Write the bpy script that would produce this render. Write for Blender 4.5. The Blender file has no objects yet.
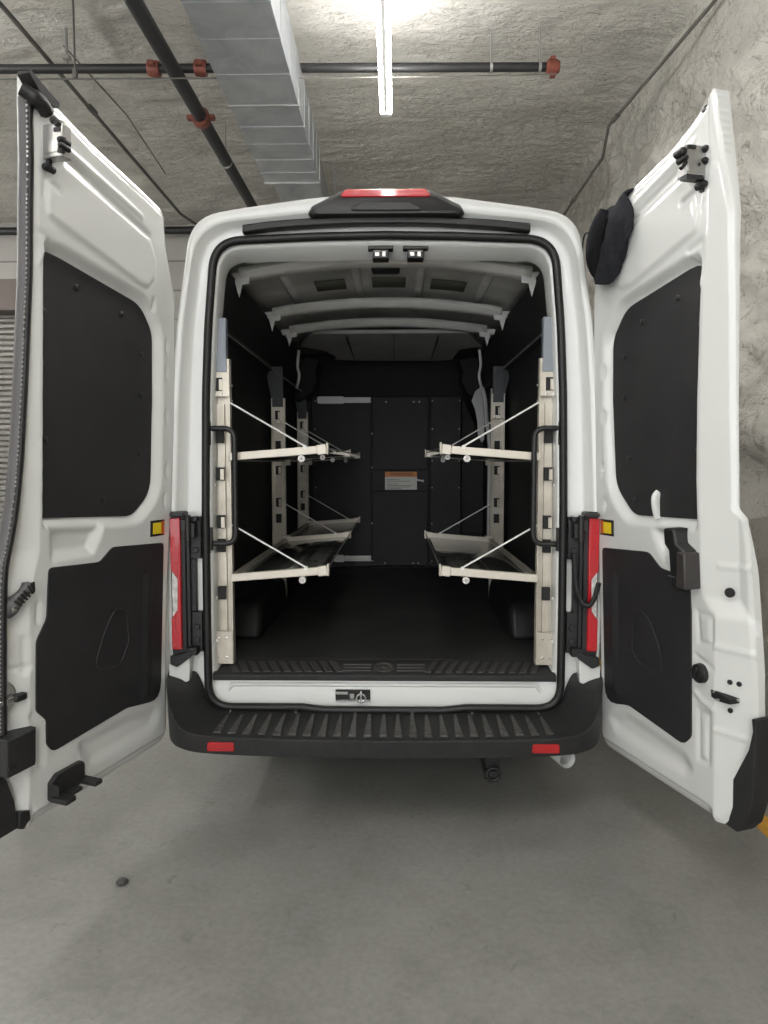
import bpy, bmesh, math, random
import numpy as np
from mathutils import Vector, Matrix, noise as mnoise

random.seed(7)
S = bpy.context.scene
COL = S.collection
V = Vector

# ------------------------------------------------------------------ materials
def new_mat(name):
    m = bpy.data.materials.new(name); m.use_nodes = True
    nt = m.node_tree
    return m, nt, nt.nodes['Principled BSDF']

def setp(b, **k):
    for n, v in k.items():
        n = n.replace('_', ' ')
        if n in b.inputs: b.inputs[n].default_value = v

def mat(name, col, rough=.5, metal=0., coat=0., var=0., scale=20., bump=0., bscale=80., spec=None, emit=None, estr=0., detail=4.):
    """plain procedural material: colour with noise variation and noise bump"""
    m, nt, b = new_mat(name)
    c = (*col, 1)
    setp(b, Base_Color=c, Roughness=rough, Metallic=metal, Coat_Weight=coat, Coat_Roughness=.06)
    if spec is not None: b.inputs['Specular IOR Level'].default_value = spec
    if emit: setp(b, Emission_Color=(*emit, 1), Emission_Strength=estr)
    tc = nt.nodes.new('ShaderNodeTexCoord')
    if var > 0:
        n = nt.nodes.new('ShaderNodeTexNoise'); n.inputs['Scale'].default_value = scale; n.inputs['Detail'].default_value = detail
        r = nt.nodes.new('ShaderNodeValToRGB')
        r.color_ramp.elements[0].position = .3; r.color_ramp.elements[1].position = .7
        r.color_ramp.elements[0].color = (*[max(0, x*(1-var)) for x in col], 1)
        r.color_ramp.elements[1].color = (*[min(1, x*(1+var)) for x in col], 1)
        nt.links.new(tc.outputs['Object'], n.inputs['Vector']); nt.links.new(n.outputs['Fac'], r.inputs['Fac'])
        nt.links.new(r.outputs['Color'], b.inputs['Base Color'])
    if bump > 0:
        n2 = nt.nodes.new('ShaderNodeTexNoise'); n2.inputs['Scale'].default_value = bscale; n2.inputs['Detail'].default_value = 3
        bp = nt.nodes.new('ShaderNodeBump'); bp.inputs['Strength'].default_value = bump; bp.inputs['Distance'].default_value = .01
        nt.links.new(tc.outputs['Object'], n2.inputs['Vector']); nt.links.new(n2.outputs['Fac'], bp.inputs['Height'])
        nt.links.new(bp.outputs['Normal'], b.inputs['Normal'])
    return m

def mix_col(nt, fac, a, b):
    x = nt.nodes.new('ShaderNodeMix'); x.data_type = 'RGBA'
    nt.links.new(fac, x.inputs[0])
    for s, i in ((a, 6), (b, 7)):
        if isinstance(s, tuple): x.inputs[i].default_value = (*s, 1)
        else: nt.links.new(s, x.inputs[i])
    return x.outputs[2]

def noise_node(nt, vec, scale, detail=5, rough=.55, dist=0.):
    n = nt.nodes.new('ShaderNodeTexNoise')
    n.inputs['Scale'].default_value = scale; n.inputs['Detail'].default_value = detail
    n.inputs['Roughness'].default_value = rough; n.inputs['Distortion'].default_value = dist
    nt.links.new(vec, n.inputs['Vector']); return n.outputs['Fac']

def ramp(nt, fac, stops):
    r = nt.nodes.new('ShaderNodeValToRGB'); e = r.color_ramp.elements
    while len(e) < len(stops): e.new(.5)
    for el, (p, c) in zip(e, stops): el.position = p; el.color = (*c, 1) if isinstance(c, tuple) else (c, c, c, 1)
    nt.links.new(fac, r.inputs['Fac']); return r.outputs['Color']

def mapping(nt, scale=(1, 1, 1), rot=(0, 0, 0)):
    tc = nt.nodes.new('ShaderNodeTexCoord'); mp = nt.nodes.new('ShaderNodeMapping')
    mp.inputs['Scale'].default_value = scale; mp.inputs['Rotation'].default_value = rot
    nt.links.new(tc.outputs['Object'], mp.inputs['Vector']); return mp.outputs['Vector']

def bump_to(nt, b, h, strength, dist):
    bp = nt.nodes.new('ShaderNodeBump'); bp.inputs['Strength'].default_value = strength; bp.inputs['Distance'].default_value = dist
    nt.links.new(h, bp.inputs['Height']); nt.links.new(bp.outputs['Normal'], b.inputs['Normal'])

def mat_floor():
    m, nt, b = new_mat('concrete_floor'); v = mapping(nt)
    big = noise_node(nt, v, 1.1, 6, .6, .4); mid = noise_node(nt, v, 5., 8, .65); fine = noise_node(nt, v, 90., 3, .6)
    c1 = ramp(nt, big, [(.30, (.205, .203, .191)), (.70, (.275, .272, .256))])
    c2 = ramp(nt, mid, [(.32, (.60, .60, .59)), (.50, (.92, .92, .92)), (.70, (1.12, 1.12, 1.12))])
    x = nt.nodes.new('ShaderNodeMix'); x.data_type = 'RGBA'; x.blend_type = 'MULTIPLY'; x.inputs[0].default_value = .42
    nt.links.new(c1, x.inputs[6]); nt.links.new(c2, x.inputs[7])
    # dark oily specks and pale scuffs with shapes of their own
    sp = ramp(nt, noise_node(nt, v, 11., 3, .55, 1.2), [(.66, 0.), (.74, 1.)])
    sp2 = nt.nodes.new('ShaderNodeMath'); sp2.operation = 'MULTIPLY'; sp2.inputs[1].default_value = .35
    nt.links.new(sp, sp2.inputs[0])
    c3 = mix_col(nt, sp2.outputs[0], x.outputs[2], (.075, .074, .068))
    v2 = mapping(nt, (3, 26, 1), (0, 0, .5))
    sc = ramp(nt, noise_node(nt, v2, 1.2, 6, .7, 1.), [(.66, 0.), (.74, .22)])
    c4 = mix_col(nt, sc, c3, (.36, .35, .32))
    gx = nt.nodes.new('ShaderNodeMix'); gx.data_type = 'RGBA'; gx.blend_type = 'MULTIPLY'; gx.inputs[0].default_value = .8
    nt.links.new(c4, gx.inputs[6]); nt.links.new(ramp(nt, noise_node(nt, v, 38., 5, .7), [(.3, (.80, .80, .80)), (.7, (1.12, 1.12, 1.12))]), gx.inputs[7]); c4 = gx.outputs[2]
    nt.links.new(c4, b.inputs['Base Color'])
    rr = ramp(nt, mid, [(.3, .42), (.7, .62)]); nt.links.new(rr, b.inputs['Roughness'])
    bump_to(nt, b, fine, .12, .004)
    return m

def mat_rock(name, c0, c1, dark, scale=1., stroke=(1, 1, 1), smooth_z=None):
    m, nt, b = new_mat(name); v = mapping(nt, stroke)
    big = noise_node(nt, v, 1.4*scale, 6, .6, .3); mid = noise_node(nt, v, 9*scale, 7, .68, .8); fine = noise_node(nt, v, 45*scale, 5, .7, .4)
    col = ramp(nt, big, [(.3, c0), (.7, c1)])
    pits = ramp(nt, mid, [(.30, .85), (.42, 0.)])
    col = mix_col(nt, pits, col, dark)
    ck = ramp(nt, noise_node(nt, v, 3.2*scale, 7, .62, 2.2), [(.470, 0.), (.497, .75), (.520, 0.)])
    pm = nt.nodes.new('ShaderNodeMath'); pm.operation = 'MULTIPLY'; nt.links.new(ck, pm.inputs[0])
    nt.links.new(ramp(nt, noise_node(nt, v, 2.1*scale, 3, .5), [(.42, 0.), (.60, 1.)]), pm.inputs[1])
    col = mix_col(nt, pm.outputs[0], col, dark)
    a = nt.nodes.new('ShaderNodeMath'); a.operation = 'MULTIPLY_ADD'; a.inputs[1].default_value = .35
    nt.links.new(fine, a.inputs[0]); nt.links.new(mid, a.inputs[2])
    nt.links.new(col, b.inputs['Base Color']); setp(b, Roughness=.9)
    b.inputs['Specular IOR Level'].default_value = .2
    bump_to(nt, b, a.outputs[0], 1., .07)
    return m

def mat_galv():
    m, nt, b = new_mat('galvanised_sheet'); v = mapping(nt)
    n = noise_node(nt, v, 3., 5, .6, .8); vo = nt.nodes.new('ShaderNodeTexVoronoi'); vo.inputs['Scale'].default_value = 55
    nt.links.new(v, vo.inputs['Vector'])
    c = ramp(nt, n, [(.3, (.36, .38, .41)), (.7, (.56, .58, .60))])
    nt.links.new(c, b.inputs['Base Color']); setp(b, Metallic=.85)
    r = ramp(nt, vo.outputs['Color'], [(.0, .30), (1., .46)]); nt.links.new(r, b.inputs['Roughness'])
    bump_to(nt, b, n, .15, .02)
    return m

def mat_block():
    m, nt, b = new_mat('block_wall'); v = mapping(nt, (1, 1, 1), (math.radians(90), 0, 0))
    br = nt.nodes.new('ShaderNodeTexBrick'); nt.links.new(v, br.inputs['Vector'])
    br.inputs['Color1'].default_value = (.43, .42, .39, 1); br.inputs['Color2'].default_value = (.38, .37, .345, 1); br.inputs['Mortar'].default_value = (.20, .195, .18, 1)
    br.inputs['Scale'].default_value = 1.; br.inputs['Brick Width'].default_value = .8; br.inputs['Row Height'].default_value = .4; br.inputs['Mortar Size'].default_value = .012
    nt.links.new(br.outputs['Color'], b.inputs['Base Color']); setp(b, Roughness=.9)
    bump_to(nt, b, noise_node(nt, v, 40, 4), .3, .01)
    return m

def mat_zinc(name, c0, c1, rough=.38, metal=.75):
    m, nt, b = new_mat(name); v = mapping(nt, (1, 1, 1))
    n = noise_node(nt, v, 7., 4, .6, .5)
    nt.links.new(ramp(nt, n, [(.3, c0), (.7, c1)]), b.inputs['Base Color']); setp(b, Metallic=metal, Roughness=rough)
    return m

M = {}
M['floor'] = mat_floor()
M['ceil'] = mat_rock('sprayed_rock_ceiling', (.68, .655, .595), (.84, .815, .75), (.42, .395, .34), 1., (1.0, 2.1, 1.5))
M['rock'] = mat_rock('painted_rock_wall', (.58, .555, .50), (.74, .715, .655), (.26, .24, .20), .8, (1, 1, 1.5))
M['lowwall'] = mat_rock('rendered_low_wall', (.43, .40, .35), (.53, .50, .44), (.30, .28, .235), 3., (1, 1, 1))
M['block'] = mat_block()
M['paint'] = mat('white_car_paint', (.655, .665, .645), .20, 0, .6, bump=.0)
M['primer'] = mat('grey_primer_metal', (.72, .72, .69), .5, .15, var=.25, scale=3)
M['rib'] = mat('pale_rib_metal', (.78, .78, .75), .42, .1, var=.1, scale=6)
M['black'] = mat('black_plastic', (.011, .011, .0115), .45, bump=.12, bscale=400)
M['textured'] = mat('textured_black_plastic', (.018, .018, .0185), .55, bump=.35, bscale=320, var=.25, scale=30, spec=.4)
M['panel'] = mat('black_lining_board', (.0145, .014, .0152), .6, var=.2, scale=8, bump=.22, bscale=260)
M['liner'] = mat('black_wall_liner', (.0075, .0075, .008), .7, var=.2, scale=3, bump=.1, bscale=150)
M['mat'] = mat('black_rubber_mat', (.026, .026, .0255), .62, var=.45, scale=3.5, bump=.25, bscale=300, detail=8)
M['rubber'] = mat('black_rubber', (.010, .0095, .0095), .45, spec=.4)
M['sealgrey'] = mat('grey_rubber', (.075, .072, .075), .5)
M['chrome'] = mat('bright_metal', (.62, .62, .60), .22, .9)
M['steel'] = mat_zinc('zinc_steel', (.36, .355, .34), (.52, .515, .50), .34, .8)
M['alu'] = mat_zinc('warm_aluminium', (.42, .385, .32), (.60, .56, .485), .42, .5)
M['arm'] = mat('cream_aluminium', (.62, .58, .50), .4, .2, var=.05, scale=8)
M['tray'] = mat_zinc('polished_tray', (.30, .30, .29), (.42, .42, .40), .16, .95)
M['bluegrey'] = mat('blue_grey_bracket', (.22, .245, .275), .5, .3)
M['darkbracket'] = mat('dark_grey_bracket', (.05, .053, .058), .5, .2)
M['hole'] = mat('dark_slot', (.01, .01, .01), .7)
M['cable'] = mat('white_coated_cable', (.75, .75, .73), .4)
M['red'] = mat('red_lens', (.46, .006, .014), .14, 0, .7, bump=.25, bscale=110)
M['clear'] = mat('clear_lens', (.62, .60, .58), .16, 0, .6, bump=.8, bscale=60, var=.3, scale=40)
M['refl'] = mat('red_reflector', (.36, .010, .012), .25, 0, .5)
M['yellow'] = mat('yellow_reflector', (.80, .62, .03), .25, 0, .3)
M['orange'] = mat('orange_reflector', (.55, .12, .03), .3)
M['galv'] = mat_galv()
M['pipe'] = mat('black_steel_pipe', (.012, .012, .013), .45)
M['coupling'] = mat('rust_red_coupling', (.17, .045, .028), .55, var=.2, scale=30)
M['conduit'] = mat('grey_conduit', (.10, .095, .085), .55)
M['greypaint'] = mat('painted_box', (.55, .55, .52), .6)
M['tube'] = mat('led_tube', (1, 1, 1), .3, emit=(1., .985, .965), estr=95.)
M['white'] = mat('white_enamel', (.8, .8, .78), .4)
M['line'] = mat('yellow_floor_paint', (.62, .32, .045), .6, var=.12, scale=15)
M['cloth'] = mat('black_fleece', (.018, .0185, .022), .95, var=.3, scale=60, bump=.5, bscale=350, spec=.15)
M['clothdark'] = mat('darker_black_cloth', (.009, .009, .010), .98, bump=.4, bscale=300, spec=.1)
M['paper'] = mat('white_notice', (.70, .69, .64), .55)
M['print'] = mat('grey_print', (.33, .32, .30), .6)
M['header'] = mat('orange_notice_band', (.70, .27, .08), .55)
M['ink'] = mat('black_ink', (.03, .02, .02), .6)
M['shutter'] = mat('shutter_slats', (.30, .29, .27), .5, .2, var=.1, scale=5)
M['shutterbox'] = mat('shutter_box', (.13, .105, .095), .6)
M['hood'] = mat('headliner_board', (.50, .50, .475), .75, var=.12, scale=4)
M['pad'] = mat('damping_pad', (.125, .125, .10), .8)
M['stone'] = mat('dark_pebble', (.04, .04, .038), .8, bump=.4, bscale=60)
M['under'] = mat('underbody', (.012, .012, .012), .85)

# ------------------------------------------------------------------ mesh builder
class MB:
    def __init__(self, xf=None): self.v = []; self.f = []; self.xf = xf; self.cut = []
    def add(self, vs, fs):
        o = len(self.v); self.cut.append((o, len(self.f)))
        for p in vs:
            p = V(p); self.v.append(tuple(self.xf(p)) if self.xf else tuple(p))
        self.f += [tuple(o+i for i in f) for f in fs]
    def box(self, c, s, rot=None):
        x, y, z = (k/2 for k in s); c = V(c)
        vs = [V((a*x, b*y, d*z)) for a in (-1, 1) for b in (-1, 1) for d in (-1, 1)]
        if rot is not None: vs = [rot @ p for p in vs]
        self.add([p+c for p in vs], [(0, 1, 3, 2), (4, 6, 7, 5), (0, 4, 5, 1), (2, 3, 7, 6), (0, 2, 6, 4), (1, 5, 7, 3)])
    def b2(self, lo, hi): self.box([(a+b)/2 for a, b in zip(lo, hi)], [abs(b-a) for a, b in zip(lo, hi)])
    def beam(self, p, q, w, h, up=(0, 0, 1)):
        """box section bar from p to q; w across, h along up"""
        p, q, up = V(p), V(q), V(up); d = (q-p); L = d.length; d.normalize(); r = d.cross(up).normalized(); u = r.cross(d)
        vs = [b + r*(i*w/2) + u*(j*h/2) for b in (p, q) for i, j in ((-1, -1), (1, -1), (1, 1), (-1, 1))]
        self.add(vs, [(3, 2, 1, 0), (4, 5, 6, 7), (0, 1, 5, 4), (1, 2, 6, 5), (2, 3, 7, 6), (3, 0, 4, 7)])
    def tube(self, path, r, n=10, flat=None, closed=False, caps=True):
        P = [V(p) for p in path]; N = len(P); rs = r if isinstance(r, (list, tuple)) else [r]*N
        T = []
        for i in range(N):
            a = P[(i-1) % N] if (closed or i > 0) else P[i]; b = P[(i+1) % N] if (closed or i < N-1) else P[i]
            T.append((b-a).normalized())
        ref = V((0, 0, 1)) if abs(T[0].z) < .9 else V((0, 1, 0))
        u = (ref - T[0]*ref.dot(T[0])).normalized(); vs = []
        for i in range(N):
            u = (u - T[i]*u.dot(T[i])).normalized(); w = T[i].cross(u)
            for k in range(n):
                a = 2*math.pi*k/n; vs.append(P[i] + (u*math.cos(a) + w*math.sin(a)*(flat or 1.))*rs[i])
        fs = []
        for i in range(N if closed else N-1):
            j = (i+1) % N
            for k in range(n): fs.append((i*n+k, i*n+(k+1) % n, j*n+(k+1) % n, j*n+k))
        if not closed and caps: fs += [tuple(range(n-1, -1, -1)), tuple((N-1)*n+k for k in range(n))]
        self.add(vs, fs)
    def cyl(self, p, q, r, n=16): self.tube([p, q], r, n)
    def prism(self, poly, axis, lo, hi):
        """poly of 2-D points; axis 'x','y','z' is the extrusion axis"""
        def at(p, t):
            a, b = p
            return {'y': (a, t, b), 'x': (t, a, b), 'z': (a, b, t)}[axis]
        n = len(poly); vs = [at(p, lo) for p in poly] + [at(p, hi) for p in poly]
        fs = [tuple(range(n)), tuple(range(2*n-1, n-1, -1))] + [(i, i+n, (i+1) % n + n, (i+1) % n) for i in range(n)]
        self.add(vs, fs)
    def rows(self, rows, closed=False):
        n = len(rows[0]); vs = [p for r in rows for p in r]; fs = []
        for i in range(len(rows)-1):
            for k in range(n if closed else n-1):
                j = (k+1) % n; fs.append((i*n+k, i*n+j, (i+1)*n+j, (i+1)*n+k))
        self.add(vs, fs)
    def lathe(self, prof, c, axis, n=20):
        """prof (r, t) along axis direction from c"""
        c, d = V(c), V(axis).normalized(); ref = V((0, 0, 1)) if abs(d.z) < .9 else V((1, 0, 0))
        u = d.cross(ref).normalized(); w = d.cross(u)
        rows = [[c + d*t + (u*math.cos(2*math.pi*k/n) + w*math.sin(2*math.pi*k/n))*max(r, 1e-4) for k in range(n)] for r, t in prof]
        self.rows(rows, True)

def base_of(o):
    p = V((0, 0, 0))
    while o is not None: p += o.location; o = o.parent
    return p

def obj(name, mb, m, parent=None, bevel=0., angle=35., solid=0., sub=0, recalc=True):
    off = base_of(parent) if parent else V((0, 0, 0))
    me = bpy.data.meshes.new(name)
    me.from_pydata([tuple(V(p)-off) for p in mb.v], [], mb.f); me.update()
    bm = bmesh.new(); bm.from_mesh(me)
    bmesh.ops.remove_doubles(bm, verts=bm.verts, dist=1e-5)
    if recalc: bmesh.ops.recalc_face_normals(bm, faces=bm.faces)
    th = math.radians(angle)
    for f in bm.faces: f.smooth = True
    for e in bm.edges:
        e.smooth = not (len(e.link_faces) == 2 and e.calc_face_angle(0) > th)
    bm.to_mesh(me); bm.free()
    o = bpy.data.objects.new(name, me); COL.objects.link(o)
    me.materials.append(m)
    if parent: o.parent = parent
    if solid:
        s = o.modifiers.new('solid', 'SOLIDIFY'); s.thickness = solid; s.offset = 0
    if bevel:
        b = o.modifiers.new('bevel', 'BEVEL'); b.width = bevel; b.segments = 2; b.limit_method = 'ANGLE'; b.angle_limit = math.radians(40)
    if sub:
        s = o.modifiers.new('sub', 'SUBSURF'); s.levels = s.render_levels = sub
    return o

def pieces(name, mb, m, parent=None, **k):
    """every shape added to mb becomes an object of its own"""
    C = mb.cut + [(len(mb.v), len(mb.f))]; out = []
    for (v0, f0), (v1, f1) in zip(C[:-1], C[1:]):
        q = MB(); q.v = mb.v[v0:v1]; q.f = [tuple(i-v0 for i in f) for f in mb.f[f0:f1]]; out.append(obj(name, q, m, parent, **k))
    return out

def tag(o, label, cat, group=None):
    o['label'] = label; o['category'] = cat
    if group: o['group'] = group
    return o

def thing(name, loc, label, cat, group=None):
    e = bpy.data.objects.new(name, None); e.location = loc; e.empty_display_size = .1; COL.objects.link(e)
    return tag(e, label, cat, group)

def struct(name, mb, m, **k):
    o = obj(name, mb, m, **k); o['kind'] = 'structure'; return o

def copy_tree(o, parent=None):
    c = o.copy(); COL.objects.link(c)
    if parent: c.parent = parent
    for ch in list(o.children): copy_tree(ch, c)
    return c

def catmull(P, n):
    P = [np.array(p, float) for p in P]; Q = [2*P[0]-P[1]] + P + [2*P[-1]-P[-2]]; out = []
    for i in range(1, len(Q)-2):
        for k in range(n):
            t = k/n; a, b, c, d = Q[i-1:i+3]
            out.append(.5*(2*b + (c-a)*t + (2*a-5*b+4*c-d)*t*t + (3*b-a-3*c+d)*t**3))
    out.append(P[-1]); return [tuple(p) for p in out]

def fillet(poly, rad, n=6, closed=True):
    """round the corners of a 2-D or 3-D polygon; rad one number or a list"""
    out = []; N = len(poly)
    for i in range(N):
        p = np.array(poly[i], float); r = rad[i] if isinstance(rad, (list, tuple)) else rad
        if r <= 0 or (not closed and i in (0, N-1)): out.append(tuple(p)); continue
        a = np.array(poly[i-1], float) - p; b = np.array(poly[(i+1) % N], float) - p
        la, lb = np.linalg.norm(a), np.linalg.norm(b); a /= la; b /= lb
        ang = math.acos(max(-1, min(1, float(a @ b))))
        d = min(r/max(math.tan(ang/2), 1e-3), la*.49, lb*.49); s, e = p+a*d, p+b*d
        for k in range(n+1):
            t = k/n; out.append(tuple((1-t)**2*s + 2*t*(1-t)*p + t*t*e))
    return out

# ------------------------------------------------------------------ camera
F = 710.
PITCH, YAW = math.radians(3.95), math.radians(.89)
cd = bpy.data.cameras.new('camera'); cam = bpy.data.objects.new('camera', cd); COL.objects.link(cam)
cam.location = (.05, -3.14, 1.6); cam.rotation_euler = (math.radians(90)-PITCH, 0, YAW)
cd.sensor_fit = 'VERTICAL'; cd.sensor_height = 36.; cd.sensor_width = 27.; cd.lens = F/1024*36.; cd.clip_start = .05; cd.clip_end = 100
S.camera = cam

# ------------------------------------------------------------------ the garage
ZC = 4.9
def rock_sheet(name, m, nu, nv, fn):
    mb = MB(); mb.rows([[fn(i/(nu-1), j/(nv-1)) for j in range(nv)] for i in range(nu)])
    return struct(name, mb, m, angle=80, recalc=False)

def fbm(p, o=5): return mnoise.fractal(V(p), .9, 2.1, o)
mb = MB(); mb.b2((-8, -10.5, -.1), (3.0, 7.2, 0)); struct('floor', mb, M['floor'])

def ceil_pt(s, t):
    # fine rows where the van stands, coarse ones far to the left and behind
    x = -8 + 10.6*(1-(1-s)**1.35); y = -10.5 + 17.5*(1-(1-t)**1.0) if False else -10.5 + 17.5*t**.62
    z = ZC + .035*fbm((x*.9, y*1.5, 3))
    w = mnoise.noise(V((x*2, y*2, 5)))
    z += .020*abs(mnoise.noise(V((x*3.2+w, y*7.5, 9)))) + .016*abs(mnoise.noise(V((x*7+w, y*15+w, 4)))) + .008*mnoise.noise(V((x*16, y*26, 2)))
    if x > 1.9: z -= (x-1.9)**2*.55
    z = min(z, ZC+.14)
    return (x, y, z)
rock_sheet('ceiling', M['ceil'], 300, 420, ceil_pt)
mb = MB(); mb.b2((-8.2, -10.5, ZC+.16), (3.2, 7.4, ZC+.3)); struct('ceiling_slab', mb, M['block'])

def wall_pt(s, t):
    y = -10.5 + 17.4*s**.6; z = -.02 + 4.95*t
    w = max(0., min(1., (z-1.3)/.35)); w = w*w*(3-2*w)
    base = 2.42 - .05*max(0, z-2.6)**2
    w *= 1 - .45*max(0., min(1., (z-3.9)/.5))
    d = (.13*fbm((y*.55, z*.8, 7)) + .085*fbm((y*2.1, z*3.0, 1), 4) + .045*abs(fbm((y*5, z*7, 4), 3)))*w + .008*fbm((y*3, z*3, 2), 4)
    return (base + d, y, z)
rock_sheet('wall_right', M['rock'], 330, 160, wall_pt)
def low_pt(s, t):
    y = -10.5 + 17.4*s; z = -.02 + 1.45*t
    z += (z/1.43)**3*.16*fbm((y*1.1, 2, 8), 4); k = max(0, (t-.72)/.28)
    return (2.372 + .006*fbm((y*3, z*3, 2), 3) + .16*k**2.2, y, z)
rock_sheet('baseboard_right', M['lowwall'], 120, 14, low_pt)
mb = MB(); mb.b2((-8, 6.9, 0), (3.2, 7.1, ZC+.2)); struct('wall_back', mb, M['block'])
mb = MB(); mb.b2((-8.1, -10.5, 0), (-7.9, 7.1, ZC+.2)); struct('wall_left', mb, M['block'])

# roller door in the back wall, far left
rd = bpy.data.objects.new('door_1', None); rd.location = (-5.6, 6.85, 0); COL.objects.link(rd); rd['kind'] = 'structure'
mb = MB()
for k in range(46):
    z = .04 + k*.078
    mb.prism([(6.87, z), (6.83, z+.014), (6.825, z+.05), (6.87, z+.076)], 'x', -7.6, -4.35)
obj('shutter_curtain', mb, M['shutter'], rd)
mb = MB(); mb.b2((-7.7, 6.55, 3.66), (-4.2, 6.89, 4.08)); obj('shutter_hood', mb, M['shutterbox'], rd, bevel=.01)
mb = MB()
for x in (-7.66, -4.29): mb.b2((x-.05, 6.78, 0), (x+.05, 6.89, 3.66))
pieces('guide_rail', mb, M['shutterbox'], rd)

# yellow line
mb = MB(); mb.b2((1.645, -6.5, .0005), (1.735, 6.5, .003)); ln = obj('floor_line', mb, M['line'])
tag(ln, 'yellow painted line on the concrete floor along the right wall', 'floor marking'); ln['kind'] = 'structure'
# pebble
mb = MB()
mb.lathe([(0, .001), (.018, .001), (.024, .006), (.018, .013), (.006, .016), (0, .016)], (-.99, -.55, 0), (0, 0, 1), 12)
o = obj('pebble', mb, M['stone'], angle=80); tag(o, 'small dark flat pebble lying on the concrete floor at left', 'pebble')

# ------------------------------------------------------------------ ceiling services
ZL = 4.2
def strip_light(x, y0, y1, label):
    t = thing('strip_light', (x, (y0+y1)/2, ZL), label, 'ceiling light', 'twin tube lights')
    mb = MB(); mb.b2((x-.010, y0, ZL-.012), (x+.010, y1, ZL+.03)); obj('housing', mb, M['white'], t)
    for s in (-1, 1):
        mb = MB(); mb.cyl((x+s*.029, y0+.04, ZL), (x+s*.029, y1-.04, ZL), .0135, 12); obj('tube', mb, M['tube'], t)
    mb = MB()
    for y in (y0+.02, y1-.02): mb.b2((x-.042, y-.02, ZL-.016), (x+.042, y+.02, ZL+.022))
    pieces('end_cap', mb, M['white'], t)
    mb = MB()
    for y in (y0+.4, y1-.4): mb.cyl((x, y, ZL+.06), (x, y, ZC+.05), .004, 6)
    pieces('hanger_rod', mb, M['conduit'], t)
    return t
strip_light(-.02, -.15, 2.36, 'lit twin tube ceiling light hanging above the roof of the white van')
strip_light(-.02, -4.9, -2.4, 'lit twin tube ceiling light hanging behind the photographer')
strip_light(-4.2, -4.9, -2.4, 'lit twin tube ceiling light at the left behind the photographer')
strip_light(-6.9, -.15, 2.36, 'unseen twin tube ceiling light added at far left to brighten the room')  # unseen fixture added to brighten ceiling and floor
strip_light(-6.9, 3.8, 6.3, 'unseen twin tube ceiling light added for brightness beside the roller shutter')  # another out-of-view fixture, added for fill
strip_light(-.02, -9.4, -6.9, 'lit twin tube ceiling light furthest behind the photographer')
strip_light(-4.2, -9.4, -6.9, 'lit twin tube ceiling light furthest behind at the left')
strip_light(-4.2, -.15, 2.36, 'lit twin tube ceiling light out of view beyond the left door')

# duct
du = thing('air_duct', (-.91, 2.2, 4.2), 'shiny galvanised rectangular air duct under the ceiling left of the tube light', 'air duct')
mb = MB(); mb.b2((-1.163, -4, 4.2), (-.655, 2.22, 4.55)); obj('duct_section', mb, M['galv'], du, bevel=.004)
mb = MB(); mb.prism([(2.22, 4.203), (3.66, 4.203), (3.66, 4.55), (2.22, 4.55)], 'x', -1.161, -.657); obj('duct_section', mb, M['galv'], du, bevel=.004)
mb = MB(); mb.prism([(3.66, 4.27), (6.9, 4.33), (6.9, 4.55), (3.66, 4.55)], 'x', -1.12, -.68); obj('duct_section', mb, M['galv'], du, bevel=.004)
mb = MB()
for y in (-2.6, -1.4, -.2, 2.22, 3.66):
    mb.b2((-1.168, y-.012, 4.194), (-.650, y+.012, 4.555))
pieces('joint_flange', mb, M['steel'], du)
mb = MB()
for y in (.6, 1.05, 1.40, 1.80, 2.55, 2.85, 3.15, 3.42):
    lo = 4.2 if y < 2.2 else 4.203
    mb.b2((-1.165, y-.003, lo-.0025), (-.652, y+.003, 4.55))
pieces('cross_seam', mb, M['galv'], du)
mb = MB()
for y in (-1., 1.0, 3.0, 5.0):
    for x in (-1.19, -.63): mb.cyl((x, y, 4.17), (x, y, ZC+.06), .005, 6)
    mb.b2((-1.21, y-.02, 4.15), (-.61, y+.02, 4.185))
mb2 = MB()
for y in (5.0,):
    for x in (-1.19, -.63): mb2.cyl((x, y, 4.28), (x, y, ZC+.06), .005, 6)
    mb2.b2((-1.21, y-.02, 4.265), (-.61, y+.02, 4.295))
obj('duct_hanger', mb2, M['galv'], du)

def coupling(p, d, r, parent, name='coupling'):
    d = V(d).normalized(); p = V(p); mb = MB()
    mb.lathe([(r, -.045), (r+.018, -.045), (r+.024, -.03), (r+.024, .03), (r+.018, .045), (r, .045)], p, d, 18)
    side = d.cross(V((0, 0, 1))).normalized()
    for s in (-1, 1): mb.box(p + side*s*(r+.035), (.05, .05, .035))
    return obj(name, mb, M['coupling'], parent)
# thick longitudinal pipe
pp = thing('sprinkler_pipe', (-1.60, 3, 4.5), 'thick black pipe running away under the ceiling beside the air duct', 'pipe')
mb = MB(); mb.cyl((-1.64, -4, 4.5), (-1.555, 6.88, 4.5), .055, 20); obj('pipe_run', mb, M['pipe'], pp)
coupling((-1.587, 3.03, 4.5), (.008, 1, 0), .055, pp)
mb = MB()
for y in (.6, 3.9):
    x = -1.60+.008*(y-2)
    mb.lathe([(.057, -.012), (.062, -.012), (.062, .012), (.057, .012)], (x, y, 4.5), (0, 1, 0), 18); mb.cyl((x, y, 4.56), (x, y, ZC+.05), .005, 6)
obj('clevis_hanger', mb, M['steel'], pp)
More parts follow.
